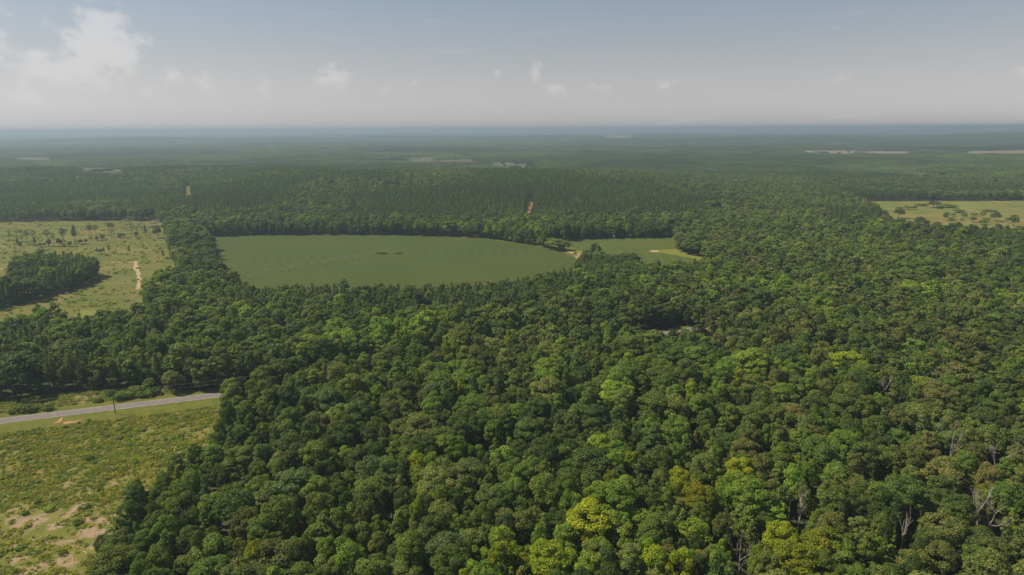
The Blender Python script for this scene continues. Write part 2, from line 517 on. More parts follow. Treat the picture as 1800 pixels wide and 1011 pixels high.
def make_forms():
    r = np.random.default_rng(21)
    for i, (nl, nf, lf) in enumerate(((34, 9500, .40), (22, 8500, .42), (60, 10500, .36), (46, 9500, .40), (80, 11000, .34), (28, 5600, .46), (52, 6000, .42), (38, 10500, .38), (70, 8000, .38))):     # round-headed, close up
        R = 4.6; H = r.uniform(13.5, 18); base = H * r.uniform(.24, .46)
        V, c, lr = broad_crown(r, R, H, base, nl, lf, nf)
        add_form(f'round_{i}', V, wood_for(r, H, base, R, c, .26), R, H)
    for i in range(3):
        R = 3.9; H = r.uniform(17, 19); base = H * .30
        V, c, lr = broad_crown(r, R, H, base, 42, 0.42, 8500, 'tall')
        add_form(f'tall_{i}', V, wood_for(r, H, base, R, c, .26), R, H)
    for i in range(2):
        R = 2.6; H = r.uniform(14, 16); base = H * .25
        V, c, lr = broad_crown(r, R, H, base, 34, 0.38, 5000, 'spire')
        add_form(f'spire_{i}', V, wood_for(r, H, base, R, c, .18), R, H)
    for i in range(5):     # the same kinds at middle distance
        R = 4.6; H = r.uniform(14.5, 17); base = H * .22
        V, c, lr = broad_crown(r, R, H, base, int(r.integers(24, 36)), 0.80, 2300)
        add_form(f'mround_{i}', V, wood_for(r, H, base, R, c, .26, 3, 4), R, H)
    for i in range(2):
        R = 3.7; H = r.uniform(17, 19); base = H * .2
        V, c, lr = broad_crown(r, R, H, base, 30, 0.80, 2000, 'tall')
        add_form(f'mtall_{i}', V, wood_for(r, H, base, R, c, .26, 3, 4), R, H)
    for i in range(4):
        H = r.uniform(15, 17); R = 2.5
        V, br = pine_crown(r, R, H, H * r.uniform(.35, .45), .62, 12, 6, 16)
        add_form(f'pine_{i}', V, pine_wood(r, H, .17, br), R, H, 'pine_bark')
    for i in range(3):     # thinned pines: bare stem, small head
        H = r.uniform(16, 18); R = 2.1
        V, br = pine_crown(r, R, H, H * r.uniform(.62, .70), .60, 7, 5, 9, 'head')
        add_form(f'thin_{i}', V, pine_wood(r, H, .20, br, 8), R, H, 'pine_bark')
    for i in range(3):     # shrubs
        V, c, lr = broad_crown(r, 1.6, 2.2, 0.0, 16, 0.34, 1100)
        add_form(f'shrub_{i}', V, wood_for(r, 2.2, .2, 1.6, c, .06, 5, 4), 1.6, 2.2)
make_forms()

def keys(pre):
    return [k for k in FORMS if k.startswith(pre + '_')]

CLS = {   # base colours of the leaves
    'dark':   (0.102, 0.136, 0.028),
    'mid':    (0.148, 0.192, 0.031),
    'olive':  (0.172, 0.192, 0.044),
    'bright': (0.195, 0.258, 0.030),
    'yellow': (0.250, 0.272, 0.014),
    'blue':   (0.110, 0.150, 0.046),
    'brown':  (0.178, 0.174, 0.046),
    'pine':   (0.108, 0.146, 0.035),
    'pine2':  (0.148, 0.190, 0.040),
    'grey':   (0.30, 0.27, 0.24),
}

def wobble(pg, step, amp, seed):
    out = []
    n = len(pg)
    for i in range(n):
        a = np.array(pg[i]); b = np.array(pg[(i + 1) % n])
        k = max(1, int(np.linalg.norm(b - a) / step))
        for t in range(k):
            out.append(a + (b - a) * t / k)
    out = np.array(out)
    dx = (fbm(out[:, 0] / (step * 2.5), out[:, 1] / (step * 2.5), seed, 3) - .5) * 2 * amp
    dy = (fbm(out[:, 0] / (step * 2.5) + 50, out[:, 1] / (step * 2.5), seed + 5, 3) - .5) * 2 * amp
    return out + np.stack([dx, dy], -1)

# ------------------------------------------------------------------ layout (ground coordinates)
ROAD_A = np.array(P(0, 740.5)); ROAD_B = np.array(P(398, 692.8))
RD = (ROAD_B - ROAD_A) / np.linalg.norm(ROAD_B - ROAD_A)
RNRM = np.array([-RD[1], RD[0]])          # points away from the camera
ROAD_0 = ROAD_A - RD * 420; ROAD_1 = ROAD_A + RD * 1500

def bend(s): return np.interp(s, [-600, 110, 302, 360, 900], [0, 0, 10.8, 16.5, 60])
def road_sq(x, y):
    s = (np.asarray(x) - ROAD_A[0]) * RD[0] + (np.asarray(y) - ROAD_A[1]) * RD[1]
    return s, (np.asarray(x) - ROAD_A[0]) * RNRM[0] + (np.asarray(y) - ROAD_A[1]) * RNRM[1] - bend(s)

CLEARING = poly([(-700, 1400), (95, 1350), (180, 1100), (204, 985), (232, 908), (312, 864), (380, 814), (398, 770), (405, 732), (440, 706),
                 (448, 687), (400, 685), (340, 686), (285, 686), (240, 682), (150, 687), (70, 697), (0, 706), (-150, 724), (-500, 765)])
FIELD = poly([(362, 417), (440, 414), (520, 413), (700, 413.5), (800, 416), (850, 419.5), (900, 426), (940, 432), (985, 442.5), (1010, 452), (1024, 462),
              (1000, 466, 12), (940, 479, 12), (880, 490, 12), (780, 498, 12), (640, 499, 12), (520, 498, 12), (450, 499, 12), (408, 505), (386, 486), (374, 455), (364, 428)])
FIELD2 = poly([(995, 421.5), (1090, 419), (1188, 418), (1192, 440), (1245, 456), (1235, 462, 11), (1160, 472, 11), (1128, 456, 12), (1100, 452, 12), (1055, 452, 6), (1040, 455), (1020, 441), (998, 434)])
CUTOVER = poly([(-260, 398), (0, 391), (140, 388), (270, 388), (290, 394), (294, 425), (303, 455), (318, 485), (322, 497), (288, 512), (262, 528), (248, 556, 8),
                (205, 558, 12), (160, 560, 12), (120, 560, 12), (80, 546, 12), (30, 560, 12), (-260, 590, 12)])
GROVE = poly([(176, 490), (150, 504), (112, 516), (60, 527), (0, 544), (-120, 565), (-120, 490, 15), (0, 486, 15), (52, 440, 15), (100, 444, 15), (140, 448, 15), (172, 452, 15)])
MEADOW = poly([(1500, 354.5), (1640, 353.5), (1800, 353), (2050, 352), (2050, 412, 12), (1800, 404, 12), (1700, 401, 12), (1610, 399, 11), (1572, 392, 9), (1556, 380, 6), (1535, 368, 4), (1515, 360, 3)])
HEDGE_STRIP = poly([(905, 425), (992, 420.5), (1000, 434), (1022, 440), (1046, 455), (1036, 467), (1018, 458), (985, 442), (940, 432)])
PLOT = poly([(138, 546), (172, 545), (182, 560), (128, 562)])
LANE1 = (P(331, 359), P(329, 327)); LANE2 = (P(925, 392), P(934, 356)); LANE3 = (P(757, 580), P(746, 541))
FARF = [poly(p) for p in (
    [(1406, 265), (1512, 265), (1514, 268.5, 14), (1406, 268.5, 14)],
    [(1522, 266), (1606, 266.5), (1606, 269.5, 14), (1522, 269.5, 14)],
    [(1640, 266), (1658, 266), (1658, 268.5, 14), (1640, 268.5, 14)],
    [(1700, 266), (1900, 264), (1900, 270.5, 14), (1700, 269.5, 14)],
    [(868, 286), (938, 287), (942, 293, 14), (905, 293, 14), (868, 289.5, 14)],
    [(140, 297), (216, 296), (216, 299, 14), (140, 299.5, 14)],
    [(28, 276.5), (90, 278), (90, 281, 14), (28, 280, 14)],
    [(1060, 241.0), (1112, 241.5), (1112, 243, 14), (1060, 242.5, 14)],
    [(1013, 236.2), (1040, 236.2), (1040, 237.6, 14), (1013, 237.6, 14)],
    [(1690, 234.6), (1745, 234.6), (1745, 236.6, 14), (1690, 236.6, 14)],
    [(1200, 233), (1330, 234), (1330, 235.5, 14), (1200, 234.6, 14)],
    [(890, 233.8), (922, 233.8), (922, 235.4, 14), (890, 235.4, 14)],
)]
DEADP = [poly([(720, 276, 10), (768, 277, 10), (768, 286), (742, 291), (720, 291)]), poly([(780, 281, 10), (828, 281, 10), (830, 292), (780, 292)])]
FARF = [wobble(f, 25 + .012 * f[0, 1], 8 + .008 * f[0, 1], 50 + i) for i, f in enumerate(FARF)]
DEADP = [wobble(f, 30, 22, 80 + i) for i, f in enumerate(DEADP)]
PINE_NEAR = poly([(388, 560), (560, 575), (700, 585), (860, 575), (1000, 540), (1120, 500), (1200, 490), (1140, 470), (1060, 462), (1000, 472), (880, 495), (640, 508), (450, 508), (400, 520)])
PINE_HILL = poly([(345, 393), (300, 350), (380, 310), (560, 297), (900, 300), (1010, 318), (1190, 345), (1240, 380), (1180, 396), (1000, 395), (800, 400), (600, 398), (480, 400)])
PINE_LEFT = poly([(-300, 392), (285, 385), (330, 375), (300, 345), (200, 330), (0, 330), (-300, 335)])
PINE_BAND = poly([(1180, 300), (1300, 297), (1420, 312), (1600, 322), (2000, 330), (2000, 349), (1700, 348), (1560, 344), (1430, 336), (1300, 322), (1180, 312)])
YOUNG = poly([(1400, 291), (1640, 293), (1640, 309, 8), (1480, 309, 8)])

SV0 = float(np.dot(np.array(P(1085, 599)) - ROAD_A, RD)); SV1 = float(np.dot(np.array(P(1205, 577)) - ROAD_A, RD))
0 and print('road gap', SV0, SV1, [float(np.dot(np.array(P(*p)) - ROAD_A, RNRM)) for p in ((1085, 599), (1205, 577))])
def open_ground(x, y):
    m = inside(CLEARING, x, y) | inside(FIELD, x, y) | inside(FIELD2, x, y) | (inside(CUTOVER, x, y) & ~inside(GROVE, x, y)) | inside(MEADOW, x, y) | inside(PLOT, x, y) | inside(HEDGE_STRIP, x, y)
    for L, w in ((LANE1, 6), (LANE2, 5.5), (LANE3, 5.5)):
        m |= seg_dist(L[0], L[1], x, y) < w
    for f in FARF: m |= inside(f, x, y)
    for f in DEADP: m |= inside(f, x, y)
    s, q = road_sq(x, y)
    m |= (np.abs(q) < np.where(s > 100, np.where((s > SV0) & (s < SV1), 10.0, 4.4), 7.5)) & (s < 900)
    return m

# ------------------------------------------------------------------ the ground sheets
def ground_sheet():
    rad = [0.0] + list(np.geomspace(25, 60000, 260))
    na = 400
    rad = np.array(rad[1:])
    an = np.arange(na) * 2 * math.pi / na
    X = np.outer(rad, np.sin(an)); Y = np.outer(rad, np.cos(an))
    Z = terrain(X, Y)
    v = np.stack([X, Y, Z], -1).reshape(-1, 3)
    v = np.concatenate([v, [[0, 0, 0.0]]])
    f = []
    nr = len(rad)
    i = np.arange(nr - 1)[:, None] * na; j = np.arange(na)[None, :]; j2 = (j + 1) % na
    q = np.stack([i + j, i + j2, i + na + j2, i + na + j], -1).reshape(-1, 4).tolist()
    c = len(v) - 1
    q += [[c, (k + 1) % na, k] for k in range(na)]
    me = bpy.data.meshes.new('ground'); me.from_pydata(v.tolist(), [], q); me.materials.append(M['forest_floor'])
    me.polygons.foreach_set('use_smooth', [True] * len(q)); me.update()
    o = bpy.data.objects.new('ground', me); COL.objects.link(o); tag(o, kind='structure')
    return o
ground_sheet()

def sheet(name, pg, z, mat, step=None, amp=0.0, seed=1):
    if step: pg = wobble(pg, step, amp, seed)
    zz = terrain(pg[:, 0], pg[:, 1]) + z
    vs_ = [Vector((p[0], p[1], 0)) for p in pg]
    tris = geometry.tessellate_polygon([vs_])
    fs = []
    for t in tris:
        a, b, c = (pg[k] for k in t)
        if (b[0] - a[0]) * (c[1] - a[1]) - (b[1] - a[1]) * (c[0] - a[0]) < 0: t = (t[0], t[2], t[1])
        fs.append(list(t))
    me = bpy.data.meshes.new(name)
    me.from_pydata([(p[0], p[1], h) for p, h in zip(pg, zz)], [], fs)
    me.materials.append(mat); me.update()
    o = bpy.data.objects.new(name, me); COL.objects.link(o); tag(o, kind='structure')
    return o

def strip(name, pts, width, z, mat, wob=0.0, seed=3):
    pts = np.array(pts, float)
    dense = []
    for i in range(len(pts) - 1):
        k = max(1, int(np.linalg.norm(pts[i + 1] - pts[i]) / 4))
        for t in range(k): dense.append(pts[i] + (pts[i + 1] - pts[i]) * t / k)
    dense.append(pts[-1]); p = np.array(dense)
    d = np.gradient(p, axis=0); d = d / np.linalg.norm(d, axis=1, keepdims=True)
    nn = np.stack([-d[:, 1], d[:, 0]], -1)
    i = np.arange(len(p))
    w1 = width / 2 * (1 + wob * (vnoise(i * .6, i * 0, seed) - .5) * 2); w2 = width / 2 * (1 + wob * (vnoise(i * .6, i * 0, seed + 9) - .5) * 2)
    a = p + nn * w1[:, None]; b = p - nn * w2[:, None]
    v = [(q[0], q[1], float(terrain(q[0], q[1])) + z) for q in a] + [(q[0], q[1], float(terrain(q[0], q[1])) + z) for q in b]
    n = len(p)
    me = bpy.data.meshes.new(name); me.from_pydata(v, [], [[k, n + k, n + k + 1, k + 1] for k in range(n - 1)])
    me.materials.append(mat); me.update()
    o = bpy.data.objects.new(name, me); COL.objects.link(o); tag(o, kind='structure')
    return o

def near_spot(px, py, rr):
    def f(nt, g):
        s = N(nt, 'ShaderNodeSeparateXYZ'); nt.links.new(g.outputs['Position'], s.inputs[0])
        dx = mth(nt, 'SUBTRACT', s.outputs[0], px); dy = mth(nt, 'SUBTRACT', s.outputs[1], py)
        d2 = mth(nt, 'ADD', mth(nt, 'MULTIPLY', dx, dx), mth(nt, 'MULTIPLY', dy, dy))
        return mth(nt, 'ADD', mth(nt, 'EXPONENT', mth(nt, 'MULTIPLY', d2, -1.0 / (rr * rr))), 0.28)
    return f
_sp = P(120, 950)
M['clearing'] = blend_mat('clearing_ground', [(0.140, 0.132, 0.024), (0.100, 0.116, 0.017), (0.17, 0.145, 0.040), (0.24, 0.172, 0.10), (0.27, 0.19, 0.125), (0.08, 0.095, 0.018)],
                          [0, 0.16, 0.07, 0.60, 0.13, 0.7], ramps=[0, (0.42, 0.6), (0.48, 0.68), (0.57, 0.68), (0.46, 0.60), (0.56, 0.68)], extra={4: near_spot(_sp[0], _sp[1], 34)})
M['verge'] = blend_mat('verge_grass', [(0.108, 0.114, 0.015), (0.078, 0.094, 0.013), (0.14, 0.13, 0.028)], [0, 0.15, 0.35], ramps=[0, (0.4, 0.65), (0.5, 0.7)])
M['cutover'] = blend_mat('cutover_ground', [(0.118, 0.116, 0.020), (0.084, 0.102, 0.016), (0.150, 0.126, 0.038), (0.064, 0.080, 0.014)], [0, 0.035, 0.02, 0.12], ramps=[0, (0.42, 0.6), (0.46, 0.66), (0.55, 0.7)])
M['meadow'] = blend_mat('meadow_grass', [(0.135, 0.152, 0.026), (0.160, 0.125, 0.038), (0.098, 0.125, 0.020), (0.180, 0.166, 0.044)], [0, 0.012, 0.03, 0.02], ramps=[0, (0.42, 0.54), (0.48, 0.6), (0.52, 0.66)], stretch=(0.7, 1.3, 1))
M['soil'] = plain_mat('orange_soil', (0.32, 0.165, 0.08), 0.95, 0.4, 0.25)
M['sand'] = plain_mat('pale_track_soil', (0.33, 0.245, 0.13), 0.95, 0.2, 0.3)
M['lane_grass'] = plain_mat('lane_grass', (0.13, 0.12, 0.034), 0.95, 0.1, 0.3)
M['plot'] = plain_mat('plot_grass', (0.14, 0.15, 0.02), 0.95, 0.1, 0.2)
M['far_tan'] = plain_mat('harvested_field', (0.185, 0.148, 0.09), 0.95, 0.01, 0.3)
M['far_green'] = plain_mat('pasture', (0.085, 0.09, 0.032), 0.95, 0.01, 0.3)

PIV = P(682, 446)
def crop_mat(name, base):
    m, nt = new_mat(name)
    out = N(nt, 'ShaderNodeOutputMaterial')
    b = N(nt, 'ShaderNodeBsdfPrincipled', inp={'Roughness': 0.9, 'Specular IOR Level': 0.15})
    g = N(nt, 'ShaderNodeNewGeometry')
    s = N(nt, 'ShaderNodeSeparateXYZ'); nt.links.new(g.outputs['Position'], s.inputs[0])
    nz = N(nt, 'ShaderNodeTexNoise', inp={'Scale': 0.012, 'Detail': 5.0}); nt.links.new(g.outputs['Position'], nz.inputs['Vector'])
    nf = N(nt, 'ShaderNodeTexNoise', inp={'Scale': 0.25, 'Detail': 4.0}); nt.links.new(g.outputs['Position'], nf.inputs['Vector'])
    dx = mth(nt, 'SUBTRACT', s.outputs[0], PIV[0]); dy = mth(nt, 'SUBTRACT', s.outputs[1], PIV[1])
    rr = mth(nt, 'SQRT', mth(nt, 'ADD', mth(nt, 'MULTIPLY', dx, dx), mth(nt, 'MULTIPLY', dy, dy)))
    rr = mth(nt, 'ADD', rr, mth(nt, 'MULTIPLY', nz.outputs[0], 6.0))
    ring = mth(nt, 'ADD', mth(nt, 'MULTIPLY', mth(nt, 'SINE', mth(nt, 'MULTIPLY', rr, 2 * math.pi / 11.0)), 0.5), 0.5)
    ring = mth(nt, 'POWER', ring, 3.0)
    ring = mth(nt, 'MULTIPLY', ring, nz.outputs[0])
    c = mixc(nt, mth(nt, 'MULTIPLY', mth(nt, 'MULTIPLY', ring, nf.outputs[0]), 1.9, clamp=True), base, (base[0] * 1.9, base[1] * 1.65, base[2] * 1.8))
    mr = N(nt, 'ShaderNodeMapRange', interpolation_type='SMOOTHSTEP', inp={'From Min': 0.40, 'From Max': 0.66}); nt.links.new(nz.outputs[0], mr.inputs['Value'])
    c = mixc(nt, mth(nt, 'MULTIPLY', mr.outputs[0], 0.85), c, (base[0] * 1.34, base[1] * 1.14, base[2] * 1.2))
    mr2 = N(nt, 'ShaderNodeMapRange', interpolation_type='SMOOTHSTEP', inp={'From Min': 0.38, 'From Max': 0.7}); nt.links.new(nf.outputs[0], mr2.inputs['Value'])
    c = mixc(nt, mth(nt, 'MULTIPLY', mr2.outputs[0], 0.5), c, (base[0] * .62, base[1] * .72, base[2] * .62))
    nt.links.new(c, b.inputs['Base Color']); nt.links.new(b.outputs[0], out.inputs[0])
    return m
M['crop'] = crop_mat('soybean_rows', (0.045, 0.065, 0.009))
M['crop2'] = crop_mat('soybean_rows_young', (0.060, 0.082, 0.012))

sheet('clearing', CLEARING, 0.03, M['clearing'], 6, 1.5, 3)
sheet('crop_field', FIELD, 0.06, M['crop'], 12, 1.0, 4)
sheet('crop_field', FIELD2, 0.06, M['crop2'], 12, 1.0, 6)
sheet('cutover_land', CUTOVER, 0.03, M['cutover'], 12, 3, 7)
sheet('meadow', MEADOW, 0.05, M['meadow'], 12, 3, 8)
sheet('grass_margin', HEDGE_STRIP, 0.04, M['verge'], 8, 1, 12)
sheet('food_plot', PLOT, 0.10, M['plot'], 4, .8, 9)
for i, f in enumerate(FARF):
    sheet('far_field', f, 1.0, M['far_green'] if i in (4, 5, 6, 10) else M['far_tan'])
for i, f in enumerate(DEADP):
    sheet('far_field', f, 0.6, M['far_tan'])
strip('grass_lane', [LANE1[0], LANE1[1]], 8, 0.5, M['lane_grass'], .3)
strip('dirt_track', [LANE2[0], P(927, 380), P(931, 370), LANE2[1]], 5.5, 0.6, M['soil'], .5)
strip('dirt_track', [LANE3[0], P(752, 560), LANE3[1]], 6, 0.15, M['lane_grass'], .4)
strip('dirt_track', [P(195, 461.5), P(238, 461)], 2.6, 0.10, M['sand'], .4)
strip('dirt_track', [P(238, 461), P(270, 458), P(303, 455)], 1.8, 0.10, M['lane_grass'], .4)
strip('dirt_track', [P(238, 460), P(239, 470), P(243, 482), P(246, 495), P(243, 508)], 3.4, 0.12, M['sand'], .6)
strip('dirt_track', [P(243, 508), P(236, 520), P(220, 535)], 4.0, 0.11, M['lane_grass'], .5)
strip('dirt_track', [P(-60, 472), P(0, 472.5), P(47, 473.5)], 3.0, 0.10, M['sand'], .4)
strip('dirt_track', [P(0, 433.5), P(28, 433.8)], 3.0, 0.10, M['sand'], .4)
strip('dirt_track', [P(120, 431), P(160, 428), P(200, 423), P(235, 420), P(288, 421)], 3.0, 0.10, M['lane_grass'], .4)
strip('dirt_track', [P(996, 441), P(1012, 447), P(1024, 455), P(1032, 463)], 6.0, 0.14, M['sand'], .5)
sheet('grass_margin', poly([(1000, 440), (1030, 441), (1048, 446), (1040, 458), (1028, 465), (1012, 455)]), 0.10, M['plot'], 6, 1.5, 14)
sheet('soil_patch', poly([(1016, 447), (1030, 448), (1030, 452), (1018, 451)]), 0.18, M['soil'], 3, 1.5, 15)
sheet('soil_patch', poly([(1022, 457), (1034, 456), (1033, 464), (1025, 465)]), 0.18, M['soil'], 3, 1.5, 16)
sheet('grass_margin', poly([(1130, 443), (1165, 439), (1192, 438), (1246, 455), (1238, 459), (1200, 451), (1160, 444)]), 0.10, M['plot'], 8, 2, 17)
sheet('soil_patch', poly([(1143, 440.5), (1156, 440), (1158, 443), (1146, 443.5)]), 0.18, M['sand'], 3, 1.5, 18)
# the field's grassy rims, seen as a pale line
strip('grass_margin', [P(362, 416.5), P(440, 414.2), P(520, 413)], 6, 0.12, M['lane_grass'], .5)
strip('grass_margin', [P(520, 413), P(700, 413.4), P(800, 416), P(850, 419.5), P(900, 426), P(940, 432), P(985, 442)], 4, 0.12, M['verge'], .6)

# road
def along(s, q): return ROAD_A + RD * s + RNRM * (q + float(bend(s)))
def run(s0, s1, q): return [along(t, q) for t in np.linspace(s0, s1, max(2, int((s1 - s0) / 12)))]
M['asphalt'] = blend_mat('worn_asphalt', [(0.150, 0.130, 0.128), (0.180, 0.156, 0.152), (0.122, 0.107, 0.106)], [0, 0.35, 1.2], ramps=[0, (0.4, 0.65), (0.5, 0.7)], stretch=(1, 1, 1))
M['white_line'] = plain_mat('worn_white_paint', (0.62, 0.58, 0.55), 0.8, 1.5, 0.25)
M['yellow_line'] = plain_mat('worn_yellow_paint', (0.30, 0.23, 0.10), 0.8, 1.5, 0.25)
strip('verge', [along(-320, -9.0), along(96, -9.0)], 12.5, 0.06, M['verge'], .25, 21)
strip('verge', [along(-320, 6.0), along(96, 6.0)], 6.5, 0.06, M['verge'], .35, 25)
strip('verge', run(96, 900, 0), 17, 0.05, M['verge'], .15, 27)
strip('road', run(-320, 900, 0), 6.4, 0.11, M['asphalt'])
for q in (-2.95, 2.95): strip('road_marking', run(-320, 400, q), 0.14, 0.115, M['white_line'])
for q in (-.12, .12): strip('road_marking', run(-320, 400, q), 0.11, 0.115, M['yellow_line'])
sheet('soil_patch', poly([(92, 744.5), (99, 741), (104, 737), (106, 734.5), (111, 734.5), (109, 739), (108, 742), (100, 744)]), 0.13, M['soil'], 1.2, .7, 31)
sheet('soil_patch', poly([(110, 743.5), (118, 741), (132, 740), (144, 738.8), (141, 741.5), (126, 744), (114, 746)]), 0.13, M['soil'], 1.2, .7, 33)

# ------------------------------------------------------------------ instancing by points (only for what is past counting)
PROTO = {}
def proto(key, cls, pool='woodland'):
    k = (key, pool)
    if k not in PROTO:
        PROTO[k] = bpy.data.objects.new('tree_form', joined(key))
    return (PROTO[k], CLS[cls])

def scatter(name, items, label, cat):
    """items: list of (proto object, x, y, z, rot, sx, sz)"""
    if not items: return
    objs = []
    seen = {}
    for it in items:
        if id(it[0][0]) not in seen: seen[id(it[0][0])] = len(objs); objs.append(it[0][0])
    coll = bpy.data.collections.new(name + '_forms')
    for i, o in enumerate(objs):
        o.name = f'{name}_form_{i:03d}'
        coll.objects.link(o)
    pts = np.array([[i[1], i[2], i[3]] for i in items])
    me = bpy.data.meshes.new(name); me.vertices.add(len(pts)); me.vertices.foreach_set('co', pts.ravel())
    a = me.attributes.new('pick', 'INT', 'POINT'); a.data.foreach_set('value', np.array([seen[id(i[0][0])] for i in items], np.int32))
    a = me.attributes.new('leaf_color', 'FLOAT_VECTOR', 'POINT'); a.data.foreach_set('vector', np.array([i[0][1] for i in items], np.float32).ravel())
    a = me.attributes.new('turn', 'FLOAT_VECTOR', 'POINT'); a.data.foreach_set('vector', np.array([[0, 0, i[4]] for i in items], np.float32).ravel())
    a = me.attributes.new('size', 'FLOAT_VECTOR', 'POINT'); a.data.foreach_set('vector', np.array([[i[5], i[5], i[6]] for i in items], np.float32).ravel())
    o = bpy.data.objects.new(name, me); COL.objects.link(o)
    ng = bpy.data.node_groups.new(name, 'GeometryNodeTree')
    ng.interface.new_socket('Geometry', in_out='INPUT', socket_type='NodeSocketGeometry')
    ng.interface.new_socket('Geometry', in_out='OUTPUT', socket_type='NodeSocketGeometry')
    gi = ng.nodes.new('NodeGroupInput'); go = ng.nodes.new('NodeGroupOutput')
    ci = ng.nodes.new('GeometryNodeCollectionInfo'); ci.inputs['Collection'].default_value = coll
    ci.inputs['Separate Children'].default_value = True; ci.inputs['Reset Children'].default_value = True
    ip = ng.nodes.new('GeometryNodeInstanceOnPoints'); ip.inputs['Pick Instance'].default_value = True
    def na(nm, ty):
        n = ng.nodes.new('GeometryNodeInputNamedAttribute'); n.data_type = ty; n.inputs['Name'].default_value = nm
        return n.outputs['Attribute']
    er = ng.nodes.new('FunctionNodeEulerToRotation')
    L = ng.links.new
    L(gi.outputs[0], ip.inputs['Points']); L(ci.outputs[0], ip.inputs['Instance'])
    L(na('pick', 'INT'), ip.inputs['Instance Index'])
    L(na('turn', 'FLOAT_VECTOR'), er.inputs[0]); L(er.outputs[0], ip.inputs['Rotation'])
    L(na('size', 'FLOAT_VECTOR'), ip.inputs['Scale'])
    L(ip.outputs[0], go.inputs[0])
    md = o.modifiers.new('scatter', 'NODES'); md.node_group = ng
    tag(o, label, cat, None, 'stuff')
    return o

# ------------------------------------------------------------------ trees as individuals
TREE_KINDS = {}
def tree(name, key, cls, x, y, rot, sx, sz, label, group, cat='tree', z=None):
    cr, tk = split(key)
    e = bpy.data.objects.new(name, None); e.empty_display_size = 1.0
    z = float(terrain(x, y)) if z is None else z
    e.location = (x, y, z); e.rotation_euler = (0, 0, rot); e.scale = (sx, sx, sz)
    COL.objects.link(e)
    c = bpy.data.objects.new('crown', cr); c['leaf_color'] = CLS[cls]; c.parent = e; COL.objects.link(c)
    t = bpy.data.objects.new('trunk', tk); t.parent = e; COL.objects.link(t)
    tag(e, label, cat, group)
    return e

# every tree of the near and middle woods is first a record: [key, cls, x, y, rot, sx, sz, R, kind]
class Hash:
    def __init__(self, cell): self.c = cell; self.d = {}
    def near(self, x, y, r):
        c = self.c; k = int(r // c) + 1
        ix, iy = int(x // c), int(y // c)
        for i in range(ix - k, ix + k + 1):
            for j in range(iy - k, iy + k + 1):
                for t in self.d.get((i, j), ()): yield t
    def add(self, x, y, r): self.d.setdefault((int(x // self.c), int(y // self.c)), []).append((x, y, r))

HS = Hash(6.0)
REC = []
def rec(key, cls, x, y, R, H, kind, rot=None, **kw):
    f = FORMS[key]
    REC.append(dict(key=key, cls=cls, x=float(x), y=float(y), rot=random.uniform(0, 6.28) if rot is None else rot, sx=R / f['R'], sz=H / f['H'], R=R, H=H, kind=kind, **kw))
    HS.add(x, y, R)

# trees one can name: (u, v of the crown's middle, crown width in px, class, form, label)
YEL = [
    (1299, 832, 52, 'bright yellow-green rounded tree standing alone among dark green crowns'),
    (1234, 882, 56, 'yellow-green rounded tree downhill of a brighter lone yellow-green one'),
    (1193, 852, 44, 'smaller yellow-green tree between two larger ones in the woodland'),
    (1190, 805, 38, 'small bright green tree set against dark olive crowns'),
    (963, 990, 74, 'large broad yellow-green tree with a lumpy crown among dark oaks'),
    (882, 985, 46, 'slim yellow-green tree beside the large broad lumpy yellow-green one'),
    (1030, 922, 72, 'tall golden-green tree rising well above its dark neighbours'),
    (1098, 872, 46, 'taller of two adjoining bright green trees with pointed tops'),
    (1053, 874, 40, 'shorter of two adjoining bright green trees with pointed tops'),
    (1396, 992, 76, 'yellow-green broad tree in front of the golden yellow one'),
    (1440, 962, 72, 'most golden yellow tree of the woodland, broad crown'),
    (1372, 945, 58, 'yellow-green tree with ragged feathery top behind the golden yellow one'),
    (1150, 990, 56, 'yellow-green tree beside a brownish crown, the broader of two'),
    (1195, 1000, 50, 'narrower yellow-green tree of two next to a brownish crown'),
    (545, 607, 56, 'yellowish tree above the dark wood beyond the paved road'),
    (1491, 637, 62, 'large pale yellow-green dome far out in the bottomland wood'),
    (612, 985, 60, 'pale green broad tree among smaller dark olive crowns'),
    (508, 935, 30, 'slender lime green treetop poking out of dark crowns'),
    (665, 937, 26, 'slender lime green treetop beside rounded dark crowns'),
    (437, 880, 24, 'thin lime green spire near the weedy clearing'),
    (515, 850, 24, 'thin lime green spire in dense dark wood'),
    (1412, 600, 34, 'small bright green dome in the bottomland wood'),
    (1375, 695, 44, 'mid-sized bright green dome amid olive bottomland crowns'),
]
NAMED = []
for (u, v, wpx, lab) in YEL:
    key = 'spire_%d' % (random.randrange(2)) if wpx < 36 else ('tall_%d' % random.randrange(3) if 'point' in lab or 'tall' in lab or 'slim' in lab else 'round_%d' % random.choice((0, 1, 3, 7)))
    H = 15.0 if wpx < 36 else 17.5
    x, y = P(u, v, H * 0.70)
    _, _, dz = project(x, y, H * .7)
    R = float(wpx / 2 * dz / FPX) * 1.02
    cls = 'yellow' if any(w in lab for w in ('golden', 'yellow')) else 'bright'
    rec(key, cls, x, y, R, H + (2.0 if 'tall' in lab else 0.5), 'named', label=lab)

